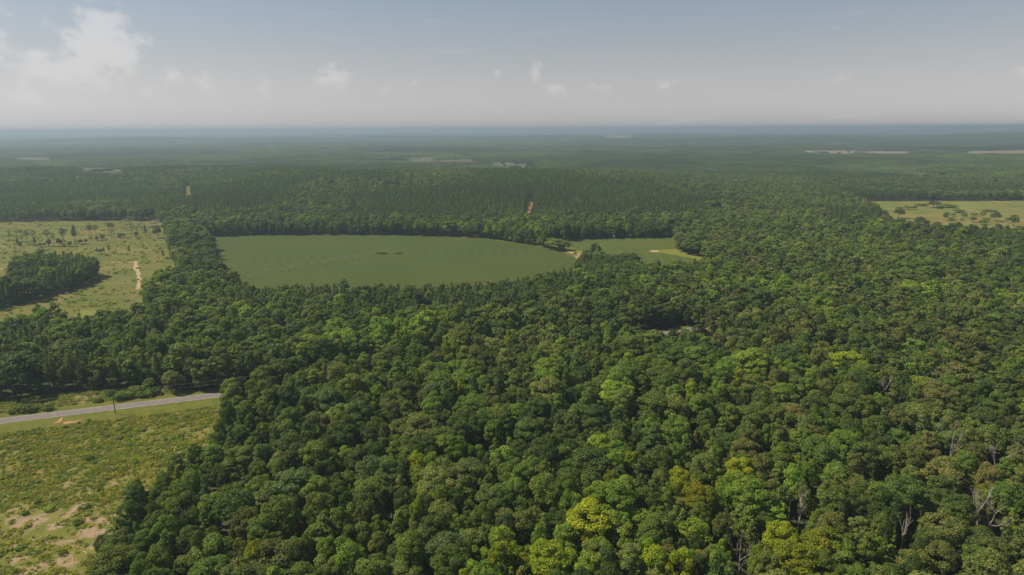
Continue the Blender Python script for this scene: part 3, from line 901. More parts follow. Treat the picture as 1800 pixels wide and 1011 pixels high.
DEADT = [(1673, 790, 15, 'dead grey tree with a fan of upright bare limbs'), (1748, 800, 17, 'spreading dead grey tree with a wide bare crown'),
         (1722, 893, 14, 'twiggy dead tree beside a paler bare one'), (1757, 900, 15, 'pale bare dead tree with upswept limbs'),
         (1589, 943, 13, 'forked dead snag rising from a dark gap'), (1695, 855, 12, 'short broken dead snag with one side limb'),
         (1645, 660, 14, 'greyish dead tree crown amid olive bottomland crowns'), (1555, 685, 13, 'purplish grey dead tree beside dark crowns'),
         (735, 716, 11, 'small reddish grey dead tree by a dark green crown'), (1400, 905, 12, 'leafless grey treetop behind the golden yellow tree'),
         (1300, 985, 12, 'bare grey branches between olive crowns and the yellow tree'), (1640, 548, 13, 'far grey dead treetop in the bottomland wood')]
DREC = []
for (u, v, h, lab) in DEADT:
    x, y = P(u, v, h * .75)
    DREC.append((x, y, h, lab)); HS.add(x, y, 3.2); dn = math.hypot(x, y); [HS.add(x - x / dn * k_, y - y / dn * k_, 2.8) for k_ in (6, 11)]

for gx, gy, gr in [(1022, 812, 4.5), (1500, 958, 6.0), (690, 960, 3), (620, 865, 3.5), (1120, 730, 3)]:    # dark gaps in the canopy
    x, y = P(gx, gy, 8); HS.add(x, y, gr)

def choose(weights):
    t = random.random() * sum(w for _, w in weights); a = 0
    for k, w in weights:
        a += w
        if t < a: return k
    return weights[-1][0]

BROAD = [('mid', .40), ('dark', .27), ('olive', .20), ('bright', .08), ('blue', .05)]
BROAD_R = [('mid', .30), ('dark', .24), ('olive', .34), ('bright', .05), ('brown', .07)]

def near_woods():
    D0, D1 = 105.0, 900.0
    n = 90000
    d = np.sqrt(rng.uniform(D0 ** 2, D1 ** 2, n)); an = np.radians(rng.uniform(-43.5, 43.5, n))
    x = d * np.sin(an); y = d * np.cos(an)
    op = open_ground(x, y)
    for k in range(6):      # keep the crowns off the open ground
        a = k * math.pi / 3
        op |= open_ground(x + 1.3 * math.cos(a), y + 1.3 * math.sin(a)) & (d < 700)
    pn = inside(PINE_NEAR, x, y); ph = inside(PINE_HILL, x, y); pl = inside(PINE_LEFT, x, y); gv = inside(GROVE, x, y)
    s, q = road_sq(x, y)
    gap = (s > SV0) & (s < SV1) & (q < 0) & (q > -48)
    nz = fbm(x / 60, y / 60, 77, 3); nz2 = fbm(x / 140, y / 140, 91, 2)
    u, v, _ = project(x, y, np.full(n, 14.0))
    order = np.argsort(-rng.uniform(0, 1, n))
    for ph_ in (0, 1):
        for i in order[: n // 2] if ph_ == 0 else order[n // 2:]:
            if op[i]: continue
            far = d[i] > 340
            pine = (pn[i] and random.random() < .62) or (ph[i] and random.random() < .85) or (pl[i] and random.random() < .8) or (gv[i] and random.random() < .35) or random.random() < .04
            # roadside strip on the left beyond the road is tall mixed pine
            if s[i] < 60 and q[i] > 0 and q[i] < 120 and random.random() < .30: pine = True
            if pine:
                R = random.uniform(1.9, 2.9); H = random.uniform(13.5, 18)
                if pn[i]: H *= .74; R *= .92
                key = random.choice(keys('pine')); cls = 'pine2' if random.random() < .45 else 'pine'
                kind = 'pine'
            else:
                big = ph_ == 0
                R = min(7.4, max(2.5, random.lognormvariate(math.log(3.95), .33))) if big else random.uniform(1.9, 3.0)
                H = (11.5 + R * 1.0 + random.uniform(-2.6, 3.4)) if big else random.uniform(9, 13.5)
                if pn[i]: R *= .72; H *= .72
                if u[i] < 480 and y[i] < 240: R *= .85; H *= .86
                if gap[i]: R *= .5; H *= .28
                w = BROAD_R if u[i] > 1150 and v[i] > 380 else BROAD
                cls = choose(w)
                if nz[i] > .60 and random.random() < .5: cls = 'bright' if nz2[i] > .5 else 'mid'
                if nz[i] < .38 and random.random() < .5: cls = 'dark'
                if random.random() < .012 and v[i] > 520: cls = 'yellow'
                if u[i] > 1630 and v[i] > 740 and random.random() < .6: cls = random.choice(['olive', 'brown', 'olive'])
                if cls == 'yellow': big = False; R = random.uniform(2.0, 3.4)
                pre = choose([('round', .72), ('tall', .20), ('spire', .08)]) if big else choose([('round', .6), ('tall', .2), ('spire', .2)])
                if far: pre = 'mround' if pre == 'round' else 'mtall'
                key = random.choice(keys(pre)); kind = 'broad'
                if pre in ('tall', 'mtall'): R *= .86; H *= 1.06
                if pre == 'spire': R *= .62
            k = .65 if not pine else .64
            X, Y = float(x[i]), float(y[i])
            ok = True
            for (a, b, r_) in HS.near(X, Y, R + 6.5):
                m = k * (R + r_)
                if (a - X) ** 2 + (b - Y) ** 2 < m * m: ok = False; break
            if ok: rec(key, cls, X, Y, R, H, kind)
near_woods()

def edge_growth():
    # leafy skirts where the wood meets open ground
    n = 30000
    d = np.sqrt(rng.uniform(130 ** 2, 880 ** 2, n)); an = np.radians(rng.uniform(-42, 42, n))
    x = d * np.sin(an); y = d * np.cos(an)
    op = open_ground(x, y)
    nb = np.zeros(n, bool)
    for k in range(8):
        a = k * math.pi / 4
        nb |= open_ground(x + 7 * math.cos(a), y + 7 * math.sin(a))
    H2 = Hash(4.0)
    for i in np.nonzero(nb & ~op)[0]:
        R = random.uniform(1.6, 2.9); X, Y = float(x[i]), float(y[i])
        if any((a - X) ** 2 + (b - Y) ** 2 < (.62 * (R + r_)) ** 2 for (a, b, r_) in H2.near(X, Y, 6)): continue
        H2.add(X, Y, R)
        key = random.choice(keys('mround')); f = FORMS[key]
        REC.append(dict(key=key, cls=choose([('mid', .45), ('dark', .3), ('olive', .15), ('bright', .1)]), x=X, y=Y, rot=random.uniform(0, 6.28), sx=R / f['R'], sz=random.uniform(3.5, 8.0) / f['H'], R=R, H=6, kind='edge'))
edge_growth()
print('near woods', len(REC))

def in_frame(t):
    u, v, dz = project(t['x'], t['y'], terrain(t['x'], t['y']) + t['H'] * .85)
    return dz > 0 and -15 < u < W0 + 15 and -10 < v < H0 + 25

CL_TXT = {'dark': 'dark green', 'mid': 'mid-green', 'olive': 'greyish olive', 'bright': 'fresh light green', 'yellow': 'yellow-green', 'blue': 'bluish dark green', 'brown': 'brownish olive', 'pine': 'dark', 'pine2': 'lighter green'}
FORM_TXT = {'round': 'round-crowned broadleaf tree', 'tall': 'tall oval-crowned broadleaf tree', 'spire': 'narrow pointed broadleaf tree', 'mround': 'round-crowned broadleaf tree', 'mtall': 'tall oval-crowned broadleaf tree'}

SHORT = {'round': 'round tree', 'tall': 'tall oval tree', 'spire': 'pointed tree', 'mround': 'round tree', 'mtall': 'tall oval tree'}
def beside(t):
    # the neighbour whose crown stands closest
    best = None
    for o in REC:
        if o is t or o['kind'] == 'edge' or o['R'] < 2.2: continue
        if abs(o['x'] - t['x']) > 14 or abs(o['y'] - t['y']) > 14: continue
        dd = math.hypot(o['x'] - t['x'], o['y'] - t['y']) - .5 * o['R']
        if best is None or dd < best[0]: best = (dd, o)
    if best is None: return ''
    o = best[1]
    if o['kind'] == 'pine': return ' touching a pine'
    size = 'large ' if o['R'] > 4.9 else ('small ' if o['R'] < 3.0 else '')
    return ' touching a ' + size + CL_TXT[o['cls']] + ' crown'
def emit_near():
    vis = [t for t in REC if in_frame(t)]
    for t in vis: t['ang'] = t['R'] / project(t['x'], t['y'], t['H'])[2]
    broad = sorted([t for t in vis if t['kind'] == 'broad'], key=lambda t: -t['ang'])[:270]
    pines = sorted([t for t in vis if t['kind'] == 'pine'], key=lambda t: -t['ang'])[:240]
    ids = set()
    for t in REC:
        if t['kind'] == 'named':
            ids.add(id(t))
            tree('broadleaf_tree', t['key'], t['cls'], t['x'], t['y'], t['rot'], t['sx'], t['sz'], t['label'], 'standout bright trees of the woodland')
    for t in broad:
        ids.add(id(t))
        x, y = t['x'], t['y']
        s, q = road_sq(x, y)
        a = np.linspace(0, 2 * math.pi, 10)
        edge = inside(CLEARING, x + 8 * np.cos(a), y + 8 * np.sin(a)).any()
        where = ' at the weedy clearing' if edge and q < 0 else (' beyond the paved road' if q > 0 else ' in closed woodland')
        size = 'large ' if t['R'] > 4.9 else ('small ' if t['R'] < 3.0 else '')
        tex = {'round_1': 'coarse-lobed ', 'round_5': 'loose-leaved ', 'round_6': 'loose-leaved ', 'round_2': 'fine-textured ', 'round_4': 'fine-textured ', 'round_8': 'fine-textured '}.get(t['key'], '')
        where = where if len((size + tex + beside(t)).split()) < 9 else where.replace(' in closed woodland', '')
        lab = size + CL_TXT[t['cls']] + ' ' + tex + SHORT[t['key'].split('_')[0]] + beside(t) + where
        if len(lab.replace('-', ' ').split()) > 16: lab = lab.replace(where, '').strip()
        tree('broadleaf_tree', t['key'], t['cls'], x, y, t['rot'], t['sx'], t['sz'], lab, 'broadleaf trees of the woodland canopy')
    for t in pines:
        ids.add(id(t))
        s, q = road_sq(t['x'], t['y'])
        where = ' beyond the paved road' if q > 0 else ' among broadleaf canopy'
        if inside(PINE_NEAR, np.array([t['x']]), np.array([t['y']]))[0]: where = ' in young stand below crop field'
        if inside(GROVE, np.array([t['x']]), np.array([t['y']]))[0]: where = ' in grove on cut-over land'
        lab = ' '.join((CL_TXT[t['cls']] + ' conical pine' + beside(t) + where).split()[:16])
        tree('pine_tree', t['key'], t['cls'], t['x'], t['y'], t['rot'], t['sx'], t['sz'], lab, 'pine trees of the near woods')
    rest = [t for t in REC if id(t) not in ids]
    items = []
    for t in rest:
        items.append((proto(t['key'], t['cls']), t['x'], t['y'], float(terrain(t['x'], t['y'])), t['rot'], t['sx'], t['sz']))
    return items
ITEMS = emit_near()

# dead trees
def dead_trees():
    r = np.random.default_rng(5)
    meshes = []
    for i in range(5):
        mb = dead_wood(r, 14, 4, .24, 4, .36 if i != 1 else .52)
        meshes.append(mb)
    for i, (x, y, h, lab) in enumerate(DREC):
        k = i % 5 if 'snag' not in lab else 4
        if 'snag' in lab:
            mb = dead_wood(np.random.default_rng(50 + i), 14, 3, .26, 2, .34)
        else: mb = meshes[k]
        me = mb.mesh('trunk', [M['dead_wood']])
        e = bpy.data.objects.new('dead_tree', None); e.location = (x, y, 0); e.rotation_euler = (0, 0, i * 1.3)
        sc = h / 14 * 1.42; e.scale = (sc, sc, sc); COL.objects.link(e)
        t = bpy.data.objects.new('trunk', me); t.parent = e; COL.objects.link(t)
        tag(e, lab, 'dead tree', 'dead trees')
dead_trees()

# trees dotted over the open ground -------------------------------------------------
def ground_m(u, v):
    x, y = P(u, v); _, _, dz = project(x, y, terrain(x, y))
    return x, y, float(dz) / FPX
zs = 5.616
ROWT = [(30, 230, 60, 't'), (95, 250, 110, 't'), (165, 220, 85, 't'), (215, 250, 120, 't'), (275, 290, 150, 't'), (350, 310, 110, 'p'), (340, 300, 165, 't'), (480, 300, 170, 't'), (535, 300, 140, 't'),
        (590, 300, 85, 'b'), (625, 300, 185, 't'), (640, 298, 170, 't'), (690, 300, 50, 'b'), (745, 280, 195, 'p'), (910, 240, 155, 't'), (955, 230, 140, 't'), (890, 243, 155, 't'), (1070, 150, 80, 't'),
        (1105, 210, 150, 't'), (1085, 205, 140, 't'), (1125, 190, 120, 't'), (1190, 215, 50, 'b'), (1225, 215, 40, 'b'), (1305, 200, 140, 't'), (1350, 215, 65, 'b'), (1440, 205, 120, 'p'), (1560, 215, 125, 'b'),
        (180, 300, 90, 'p'), (205, 315, 60, 'b'), (400, 305, 40, 'b'), (440, 300, 35, 'b'), (490, 300, 70, 'b'), (800, 275, 45, 'b'), (850, 265, 40, 'b'), (1010, 240, 60, 'b'), (960, 245, 40, 'b'), (1400, 100, 60, 't'), (1190, 90, 40, 't'),
        (960, 370, 62, 'p'), (1030, 372, 70, 'p'), (1080, 370, 85, 'p'), (995, 375, 55, 'b'), (1280, 388, 100, 'p'), (1500, 322, 75, 'd'), (1365, 332, 100, 'd'), (1580, 392, 50, 'd'), (1615, 425, 95, 'p'),
        (175, 512, 95, 'b'), (265, 522, 80, 'p'), (1490, 895, 140, 'b'), (1620, 890, 170, 'b'), (1700, 900, 185, 'b')]
def row_trees():
    r = np.random.default_rng(15)
    for i, (zx, zy, zh, k) in enumerate(ROWT):
        x, y, mpp = ground_m(zx / zs, 380 + zy / zs)
        H = max(2.0, zh / zs * mpp)
        inrow = zy < 330
        where = 'in the thinned row across the cut-over land' if inrow else ('at the near edge of the cut-over land' if zy > 800 else 'left standing in the cut-over land')
        if k == 't':
            f = random.choice(keys('thin')); s = H / FORMS[f]['H']
            tree('pine_tree', f, 'pine', x, y, random.uniform(0, 6), s * 1.5, s, 'tall bare-stemmed pine with a small head ' + where, 'thinned pines of the cut-over land ' + where)
        elif k == 'p':
            f = random.choice(keys('pine')); s = H / FORMS[f]['H']
            tree('pine_tree', f, 'pine', x, y, random.uniform(0, 6), s * 1.05, s, 'full-crowned dark pine ' + where, 'full pines ' + where)
        elif k == 'd':
            e = bpy.data.objects.new('dead_tree', None); e.location = (x, y, float(terrain(x, y))); COL.objects.link(e)
            me = dead_wood(np.random.default_rng(90 + i), H / .9, 2, .14, 2, .4).mesh('trunk', [M['dead_wood']])
            t = bpy.data.objects.new('trunk', me); t.parent = e; COL.objects.link(t)
            tag(e, 'thin leafless trunk left standing in the cut-over land', 'dead tree', 'bare trunks in the cut-over land')
        else:
            f = random.choice(keys('mround')); s = H / FORMS[f]['H']
            lab = ('low dark bush ' if H < 6 else 'dark full-crowned broadleaf tree ') + where
            tree('shrub' if H < 6 else 'broadleaf_tree', f, 'dark', x, y, random.uniform(0, 6), s * (1.5 if H < 6 else 1.1), s, lab, lab, 'shrub' if H < 6 else 'tree')
row_trees()

MEAD = [(1579, 384, 20, 16), (1661, 388, 15, 9), (1675, 381, 6, 8), (1726, 384, 13, 9), (1750, 389, 16, 15), (1770, 391, 8, 7), (1781, 398, 20, 14), (1615, 399, 18, 16), (1683, 403, 13, 10), (1728, 395, 8, 13),
        (1641, 365, 12, 17), (1596, 369, 7, 12), (1607, 369, 7, 9), (1668, 365, 6, 22), (1622, 362, 4, 18), (1696, 383, 7, 10), (1709, 391, 10, 9), (1686, 374, 6, 18), (1648, 402, 9, 8), (1713, 380, 6, 10), (1672, 387, 5, 12),
        (1633, 392, 3, 4), (1690, 388, 4, 7), (1740, 372, 3, 20), (1652, 367, 5, 10), (1735, 390, 6, 9)]
for (u, v, hp, wp) in MEAD:
    x, y, mpp = ground_m(u, v)
    H = hp * mpp * 1.02; R = wp * mpp / 2
    f = random.choice(keys('mround'))
    big = hp >= 12
    tree('broadleaf_tree' if big else 'shrub', f, random.choice(['dark', 'mid', 'dark']) if big else random.choice(['mid', 'olive']), x, y, random.uniform(0, 6), R / FORMS[f]['R'] * 1.05, H / FORMS[f]['H'],
         'dark lone tree standing in the open meadow' if big else 'low shrub growing in the open meadow', 'lone trees in the meadow' if big else 'shrubs in the meadow', 'tree' if big else 'shrub')

# trees between the two crop fields
HEDGE = [(905, 424, 16, 16), (918, 426, 15, 18), (935, 429, 14, 18), (948, 431, 13, 14), (958, 434, 14, 16), (970, 437, 16, 20), (982, 440, 17, 20), (992, 441, 14, 16), (1011, 450, 5, 6), (1031, 453, 12, 13), (1040, 456, 12, 10),
         (1055, 462, 16, 22), (1075, 466, 16, 20), (1092, 470, 20, 18), (1110, 474, 24, 26), (1120, 478, 18, 18), (1200, 443, 22, 20), (1212, 447, 22, 22), (1228, 450, 20, 20)]
for (u, v, hp, wp) in HEDGE:
    x, y, mpp = ground_m(u, v)
    f = random.choice(keys('mround'))
    tree('broadleaf_tree', f, random.choice(['dark', 'mid', 'dark', 'blue']), x, y, random.uniform(0, 6), wp * mpp / 2 / FORMS[f]['R'] * 1.3, hp * mpp * 1.2 / FORMS[f]['H'],
         'dark rounded tree of the clump between the two crop fields' if u < 1150 else 'dark tree on the wooded corner of the smaller crop field', 'trees between the crop fields' if u < 1150 else 'trees on the field corner')

# roadside shrubs
VSH = [(25, 727, 2.0, 4.0), (46, 724, 3.0, 4.2), (56, 723, 3.2, 5.0), (86, 721, 2.2, 3.6), (80, 721, 1.6, 3.0), (213, 703, 3.4, 5.5), (218, 702, 3.2, 4), (174, 707, 1.8, 3.2), (194, 696, 2.6, 4.2), (228, 701, 2.6, 4), (249, 698, 2.6, 4.5), (262, 697, 3.0, 4.5), (274, 694, 3.2, 4.2), (240, 690, 3, 5), (255, 688, 3, 4)]
for (u, v, h, w) in VSH:
    x, y = P(u, v)
    f = random.choice(keys('shrub'))
    tree('shrub', f, random.choice(['mid', 'bright', 'mid']), x, y, random.uniform(0, 6), w / 2 / 1.6, h / 2.2, 'leafy shrub on the grassy verge beyond the paved road', 'shrubs on the far road verge', 'shrub')
CSH = [(157, 742, 1.6, 1.6), (139, 745, 1.2, 1.2), (115, 753, 1.2, 2.0), (70, 764, 1.3, 1.6), (157, 809, 2.0, 3.0), (86, 898, 1.6, 3.4), (165, 815, 1.2, 2), (18, 838, 1.2, 2.4), (148, 895, 1.5, 3.4), (175, 862, 1.3, 2), (60, 762, .9, 1.6), (210, 772, 1.2, 3), (215, 762, 1.2, 2.2),
       (188, 768, 1.1, 2.6), (148, 768, 1.0, 2.4), (136, 922, 1.6, 3.2), (36, 965, 1.4, 3), (110, 975, 1.3, 2.4), (250, 758, 1.2, 2.6), (300, 748, 1.4, 2.4), (290, 775, 1.2, 2), (330, 735, 1.6, 2.4), (318, 770, 1.8, 2.6), (95, 880, 1.1, 2.2), (45, 905, 1.1, 2.2), (240, 815, 1.4, 2.2)]
for (u, v, h, w) in CSH:
    x, y = P(u, v)
    f = random.choice(keys('shrub'))
    tree('shrub', f, random.choice(['mid', 'bright', 'mid']), x, y, random.uniform(0, 6), w / 2 / 1.9, h / 2.5, 'low green leafy bush growing in the weedy clearing', 'bushes in the weedy clearing', 'shrub')
# lone trees on the clearing's edge
for (u, v, H, R, lab) in [(190, 1003, 11, 2.6, 'small lone tree with a visible stem at the bare soil of the clearing'), (302, 690, 10.5, 4.4, 'broad pale olive tree at the roadside overhanging the verge'), (318, 688, 8, 3.2, 'smaller tree crowding the roadside beside the broad olive tree'), (352, 686, 8, 3.0, 'greyish leafy roadside tree near where the road enters the wood')]:
    x, y = P(u, v)
    f = random.choice(keys('round'))
    tree('broadleaf_tree', f, 'olive' if 'olive' in lab or 'greyish' in lab else 'dark', x, y, random.uniform(0, 6), R / FORMS[f]['R'], H / FORMS[f]['H'], lab, 'lone roadside and clearing trees')

# ------------------------------------------------------------------ weeds and slash on the clearing
def tuft_form(r, n, R, H, leaf):
    p = np.stack([r.normal(0, R * .45, n), r.normal(0, R * .45, n), r.uniform(.02, 1, n) ** 1.2 * H], -1)
    return leaf_quads(r, p, np.tile([[0, 0, 1.0]], (n, 1)), leaf, .9)
def weeds():
    r = np.random.default_rng(77)
    forms = []
    for i in range(5):
        FORMS[f'weed_{i}'] = dict(V=tuft_form(r, 70, .8, .55, .30), wood=MB(), R=.8, H=.55, bark='bark', crown=None, trunk=None, joined=None)
    CLS.update({'w1': (0.25, 0.265, 0.030), 'w2': (0.29, 0.27, 0.042), 'w3': (0.185, 0.225, 0.028), 'w4': (0.33, 0.28, 0.10)})
    n = 80000
    lo = CLEARING.min(0); hi = CLEARING.max(0); lo = np.maximum(lo, [-300, 95])
    x = r.uniform(lo[0], hi[0], n); y = r.uniform(lo[1], hi[1], n)
    s, q = road_sq(x, y)
    dens = fbm(x / 5, y / 5, 5, 3)
    bare = np.exp(-((x - _sp[0]) ** 2 + (y - _sp[1]) ** 2) / 30 ** 2)
    ok = inside(CLEARING, x, y) & ((q < -14.5) | ((q > 9.5))) & (dens > .36 + .22 * bare + r.normal(0, .10, n))
    big = fbm(x / 25, y / 25, 9, 3)
    items = []
    for i in np.nonzero(ok)[0]:
        c = ['w1', 'w2', 'w3', 'w4'][int(r.choice(4, p=[.42, .30, .20, .08]))]
        if big[i] > .55 and r.random() < .5: c = 'w3'
        sc = float(r.lognormal(-.30, .35)); 
        items.append((proto(f'weed_{r.integers(5)}', c, 'weeds'), x[i], y[i], .02, r.uniform(0, 6), sc, sc * r.uniform(.6, 1.3)))
    print('weeds', len(items))
    scatter('weeds', items, 'knee-high green and yellow weeds covering the clearing', 'weeds')
    # coarser growth on the cut-over land
    n = 9000
    lo = np.maximum(CUTOVER.min(0), [-700, 0]); hi = CUTOVER.max(0)
    x = r.uniform(lo[0], hi[0], n); y = r.uniform(lo[1], hi[1], n)
    dens = fbm(x / 16, y / 16, 35, 3)
    ok = inside(CUTOVER, x, y) & ~inside(GROVE, x, y) & (dens > .46)
    items = []
    for i in np.nonzero(ok)[0]:
        sc = float(r.lognormal(.30, .4))
        items.append((proto(f'weed_{r.integers(5)}', ['w1', 'w3', 'w3'][r.integers(3)], 'brush'), x[i], y[i], .02, r.uniform(0, 6), sc, sc))
    scatter('brushwood', items, 'scrubby green regrowth dotted over the cut-over land', 'scrub')
weeds()

def slash():
    r = np.random.default_rng(31)
    mb = MB(); mb.tube([(-1, 0, .1), (-.2, .06, .14), (.5, -.03, .1), (1, .05, .12)], [.13, .12, .10, .06], 6); mb.tube([(.3, 0, .12), (.7, .3, .35)], [.06, .02], 4, cap=False)
    me = mb.mesh('fallen_branch', [M['log']])
    spots = [(66, 884, 2.6, 'w'), (28, 866, 1.5, 'l'), (132, 803, 2.0, 'l'), (112, 892, 1.6, 'l'), (150, 876, 2.2, 'l'), (190, 897, 4.0, 'l'), (168, 892, 3.0, 'l'), (150, 972, 2.2, 'l'), (110, 905, 2.4, 'l'), (205, 785, 2.0, 'l'), (230, 800, 2.2, 'l'), (252, 805, 2.4, 'l'),
             (150, 779, 1.6, 'l'), (235, 765, 1.8, 'l'), (300, 738, 1.8, 'l'), (270, 758, 1.6, 'l'), (60, 950, 1.6, 'l'), (95, 985, 2.2, 'l'), (128, 985, 1.8, 'l'), (12, 998, 2.4, 'l'), (40, 992, 1.8, 'l'), (30, 930, 1.6, 'l'), (320, 790, 2.2, 'l'), (290, 800, 2.0, 'l')]
    for (u, v, L, k) in spots:
        x, y = P(u, v)
        o = bpy.data.objects.new('fallen_branch', me); o.location = (x, y, .05); o.rotation_euler = (0, 0, r.uniform(-.9, .9)); o.scale = (L / 2 * .95, L / 2 * .8, 1.0); COL.objects.link(o)
        tag(o, 'pale weathered branch lying on the weedy clearing', 'branch', 'felled branches on the clearing')
M['log'] = plain_mat('weathered_wood', (0.40, 0.34, 0.27), .9, 2.0, .2)
slash()

# ------------------------------------------------------------------ middle and far woods
def mid_woods():
    items = []
    sp = 4.3
    ny = int((1750 - 895) / sp)
    g = np.array([(i, j) for j in range(ny) for i in range(-int(1500 / sp), int(1500 / sp))], float)
    x = (g[:, 0] + (g[:, 1] % 2) * .5) * sp; y = 640 + g[:, 1] * sp * 1.29
    x = x + rng.normal(0, 1.2, len(x)); y = y + rng.normal(0, 1.2, len(y))
    d = np.hypot(x, y)
    an = np.degrees(np.arctan2(x, y))
    ok = (d > 900) & (d < 1750) & (np.abs(an) < 42) & ~open_ground(x, y)
    x, y, d = x[ok], y[ok], d[ok]
    pine = inside(PINE_HILL, x, y) | inside(PINE_LEFT, x, y) | inside(PINE_BAND, x, y)
    stand = fbm(x / 150, y / 150, 61, 3)
    pine = (pine & (stand < .60)) | (~pine & (stand < .34))
    u = rng.uniform(0, 1, len(x))
    keep = (pine & (u < .92)) | (~pine & (u < .36))
    z = terrain(x, y)
    for i in np.nonzero(keep)[0]:
        if pine[i]:
            H = random.uniform(12.5, 16.5); k = random.choice(keys('pine')); R = random.uniform(1.8, 2.7)
            c = 'pine' if stand[i] < .52 or random.random() < .4 else 'pine2'
            if random.random() < .05: c = 'bright'
        else:
            H = random.uniform(12, 17); k = random.choice(keys('mround') + ['mtall_0']); R = random.uniform(3.2, 5.4)
            c = choose(BROAD_R if x[i] > 150 else BROAD)
        f = FORMS[k]
        items.append((proto(k, c), x[i], y[i], z[i], random.uniform(0, 6.28), R / f['R'], H / f['H']))
    print('mid woods', len(items))
    return items
ITEMS += mid_woods()
scatter('woodland', ITEMS, 'broad woodland of mixed green broadleaf trees and pines around the fields', 'woodland')

SHADE = [1.0]
def far_woods():
    r = np.random.default_rng(3)
    def patch(kind, S=64):
        V = []
        if kind == 'broad': sp, Rm, Hm, leaf, nl = 8.0, 4.6, 14.5, 2.3, 42
        elif kind == 'pine': sp, Rm, Hm, leaf, nl = 4.8, 2.4, 15.0, 1.7, 16
        elif kind == 'dead': sp, Rm, Hm, leaf, nl = 4.5, 1.6, 11.0, 1.0, 12
        else: sp, Rm, Hm, leaf, nl = 5.0, 2.6, 7.0, 1.6, 18
        n = int(S / sp)
        for i in range(n):
            for j in range(n):
                cx = (i + .5 - n / 2) * sp + r.normal(0, sp * .2); cy = (j + .5 - n / 2) * sp + r.normal(0, sp * .2)
                R = Rm * r.uniform(.75, 1.3); H = Hm * r.uniform(.8, 1.15)
                dd = sphere_dirs(r, nl); dd[:, 2] = np.abs(dd[:, 2]) * 1.0 - .25; dd = norm(dd)
                vz = H * (.35 if kind == 'broad' else .45)
                if kind in ('pine', 'dead'):
                    t = r.uniform(0, 1, nl); a = r.uniform(0, 6.28, nl)
                    rr = R * (1 - t) ** .7
                    pos = np.stack([np.cos(a) * rr, np.sin(a) * rr, H * .35 + H * .65 * t], -1); dd = norm(np.stack([np.cos(a), np.sin(a), .7 + t * 0], -1))
                else:
                    pos = dd * np.array([R, R, vz]) * r.uniform(.8, 1.05, (nl, 1)) + np.array([0, 0, H - vz])
                V.append(leaf_quads(r, pos + np.array([cx, cy, 0]), dd + np.array([0, 0, .3]), leaf, .5, .7))
        return np.concatenate(V)
    for kind in ('broad', 'pine', 'young', 'dead'):
        for i in range(2 if kind != 'dead' else 1):
            FORMS[f'patch{kind}_{i}'] = dict(V=patch(kind), wood=MB(), R=1, H=1, bark='bark', crown=None, trunk=None, joined=None)
    CLS.update({'young': (0.15, 0.19, 0.060)})
    def pr(k, c):
        o, col = proto(k, c, 'far')
        return (o, tuple(v * .68 * SHADE[0] for v in col))
    items = []
    for (d0, d1, sp, sc) in ((1735, 4200, 50, 1.0), (4200, 9500, 74, 1.5)):
        gx = np.arange(-d1 * .74, d1 * .74, sp); gy = np.arange(d0 * .7, d1, sp)
        X, Y = np.meshgrid(gx, gy)
        X = (X + (np.arange(len(gy))[:, None] % 2) * sp * .5 + rng.normal(0, sp * .1, X.shape)).ravel(); Y = (Y + rng.normal(0, sp * .1, Y.shape)).ravel()
        d = np.hypot(X, Y); an = np.degrees(np.arctan2(X, Y))
        ok = (d >= d0) & (d < d1) & (np.abs(an) < 42)
        rr = 26 * sc
        for k in range(4):
            ok &= ~open_ground(X + rr * .8 * math.cos(k * 1.571), Y + rr * .8 * math.sin(k * 1.571))
        X, Y, d = X[ok], Y[ok], d[ok]
        st = fbm(X / 520, Y / 420, 41, 3); st2 = fbm(X / 700 + 9, Y / 500, 43, 2)
        Z = terrain(X, Y)
        age = np.round(fbm(X / 380 + 4, Y / 620, 57, 3) * 9) / 9      # stands of one age share one tone
        yg = inside(YOUNG, X, Y); pb = inside(PINE_BAND, X, Y)
        for i in range(len(X)):
            SHADE[0] = float(np.clip(.45 + 1.1 * age[i], .6, 1.35))
            if yg[i]: k, c = 'patchyoung_%d' % (i % 2), 'young'
            elif pb[i] or st[i] < .46: k, c = 'patchpine_%d' % (i % 2), 'pine' if st2[i] < .55 else 'pine2'
            elif st[i] > .66 and st2[i] > .55: k, c = 'patchyoung_%d' % (i % 2), 'young'
            else: k, c = 'patchbroad_%d' % (i % 2), ['mid', 'olive', 'mid', 'dark'][int(st2[i] * 997) % 4]
            s_ = sc * .95
            items.append((pr(k, c), X[i], Y[i], Z[i] - .5, random.randrange(4) * 1.5708 + random.uniform(-.3, .3), s_, random.uniform(.85, 1.1) * (1 + .12 * (sc - 1))))
    SHADE[0] = 1.0
    for pg in FARF[:7]:      # clumps of trees standing in and before the far fields
        lo = pg.min(0); hi = pg.max(0)
        for _ in range(14):
            x, y = r.uniform(lo[0], hi[0]), lo[1] + (hi[1] - lo[1]) * r.uniform(0, 1) ** 1.6
            if inside(pg, np.array([x]), np.array([y]))[0]:
                items.append((pr('patchbroad_0', 'dark'), x, y, float(terrain(x, y)), random.uniform(0, 6), random.uniform(.15, .5), random.uniform(.5, .9)))
    SHADE[0] = 1.3
    for pg in DEADP:
        lo = pg.min(0); hi = pg.max(0)
        for _ in range(60):
            x, y = r.uniform(lo[0], hi[0]), r.uniform(lo[1], hi[1])
            if inside(pg, np.array([x]), np.array([y]))[0]:
                items.append((pr('patchdead_0', 'grey'), x, y, float(terrain(x, y)), random.uniform(0, 6), .55, random.uniform(.8, 1.15)))
    print('far stands', len(items))
    scatter('distant_woodland', items, 'far woodland of pine and broadleaf stands reaching to the hazy horizon', 'woodland')
far_woods()

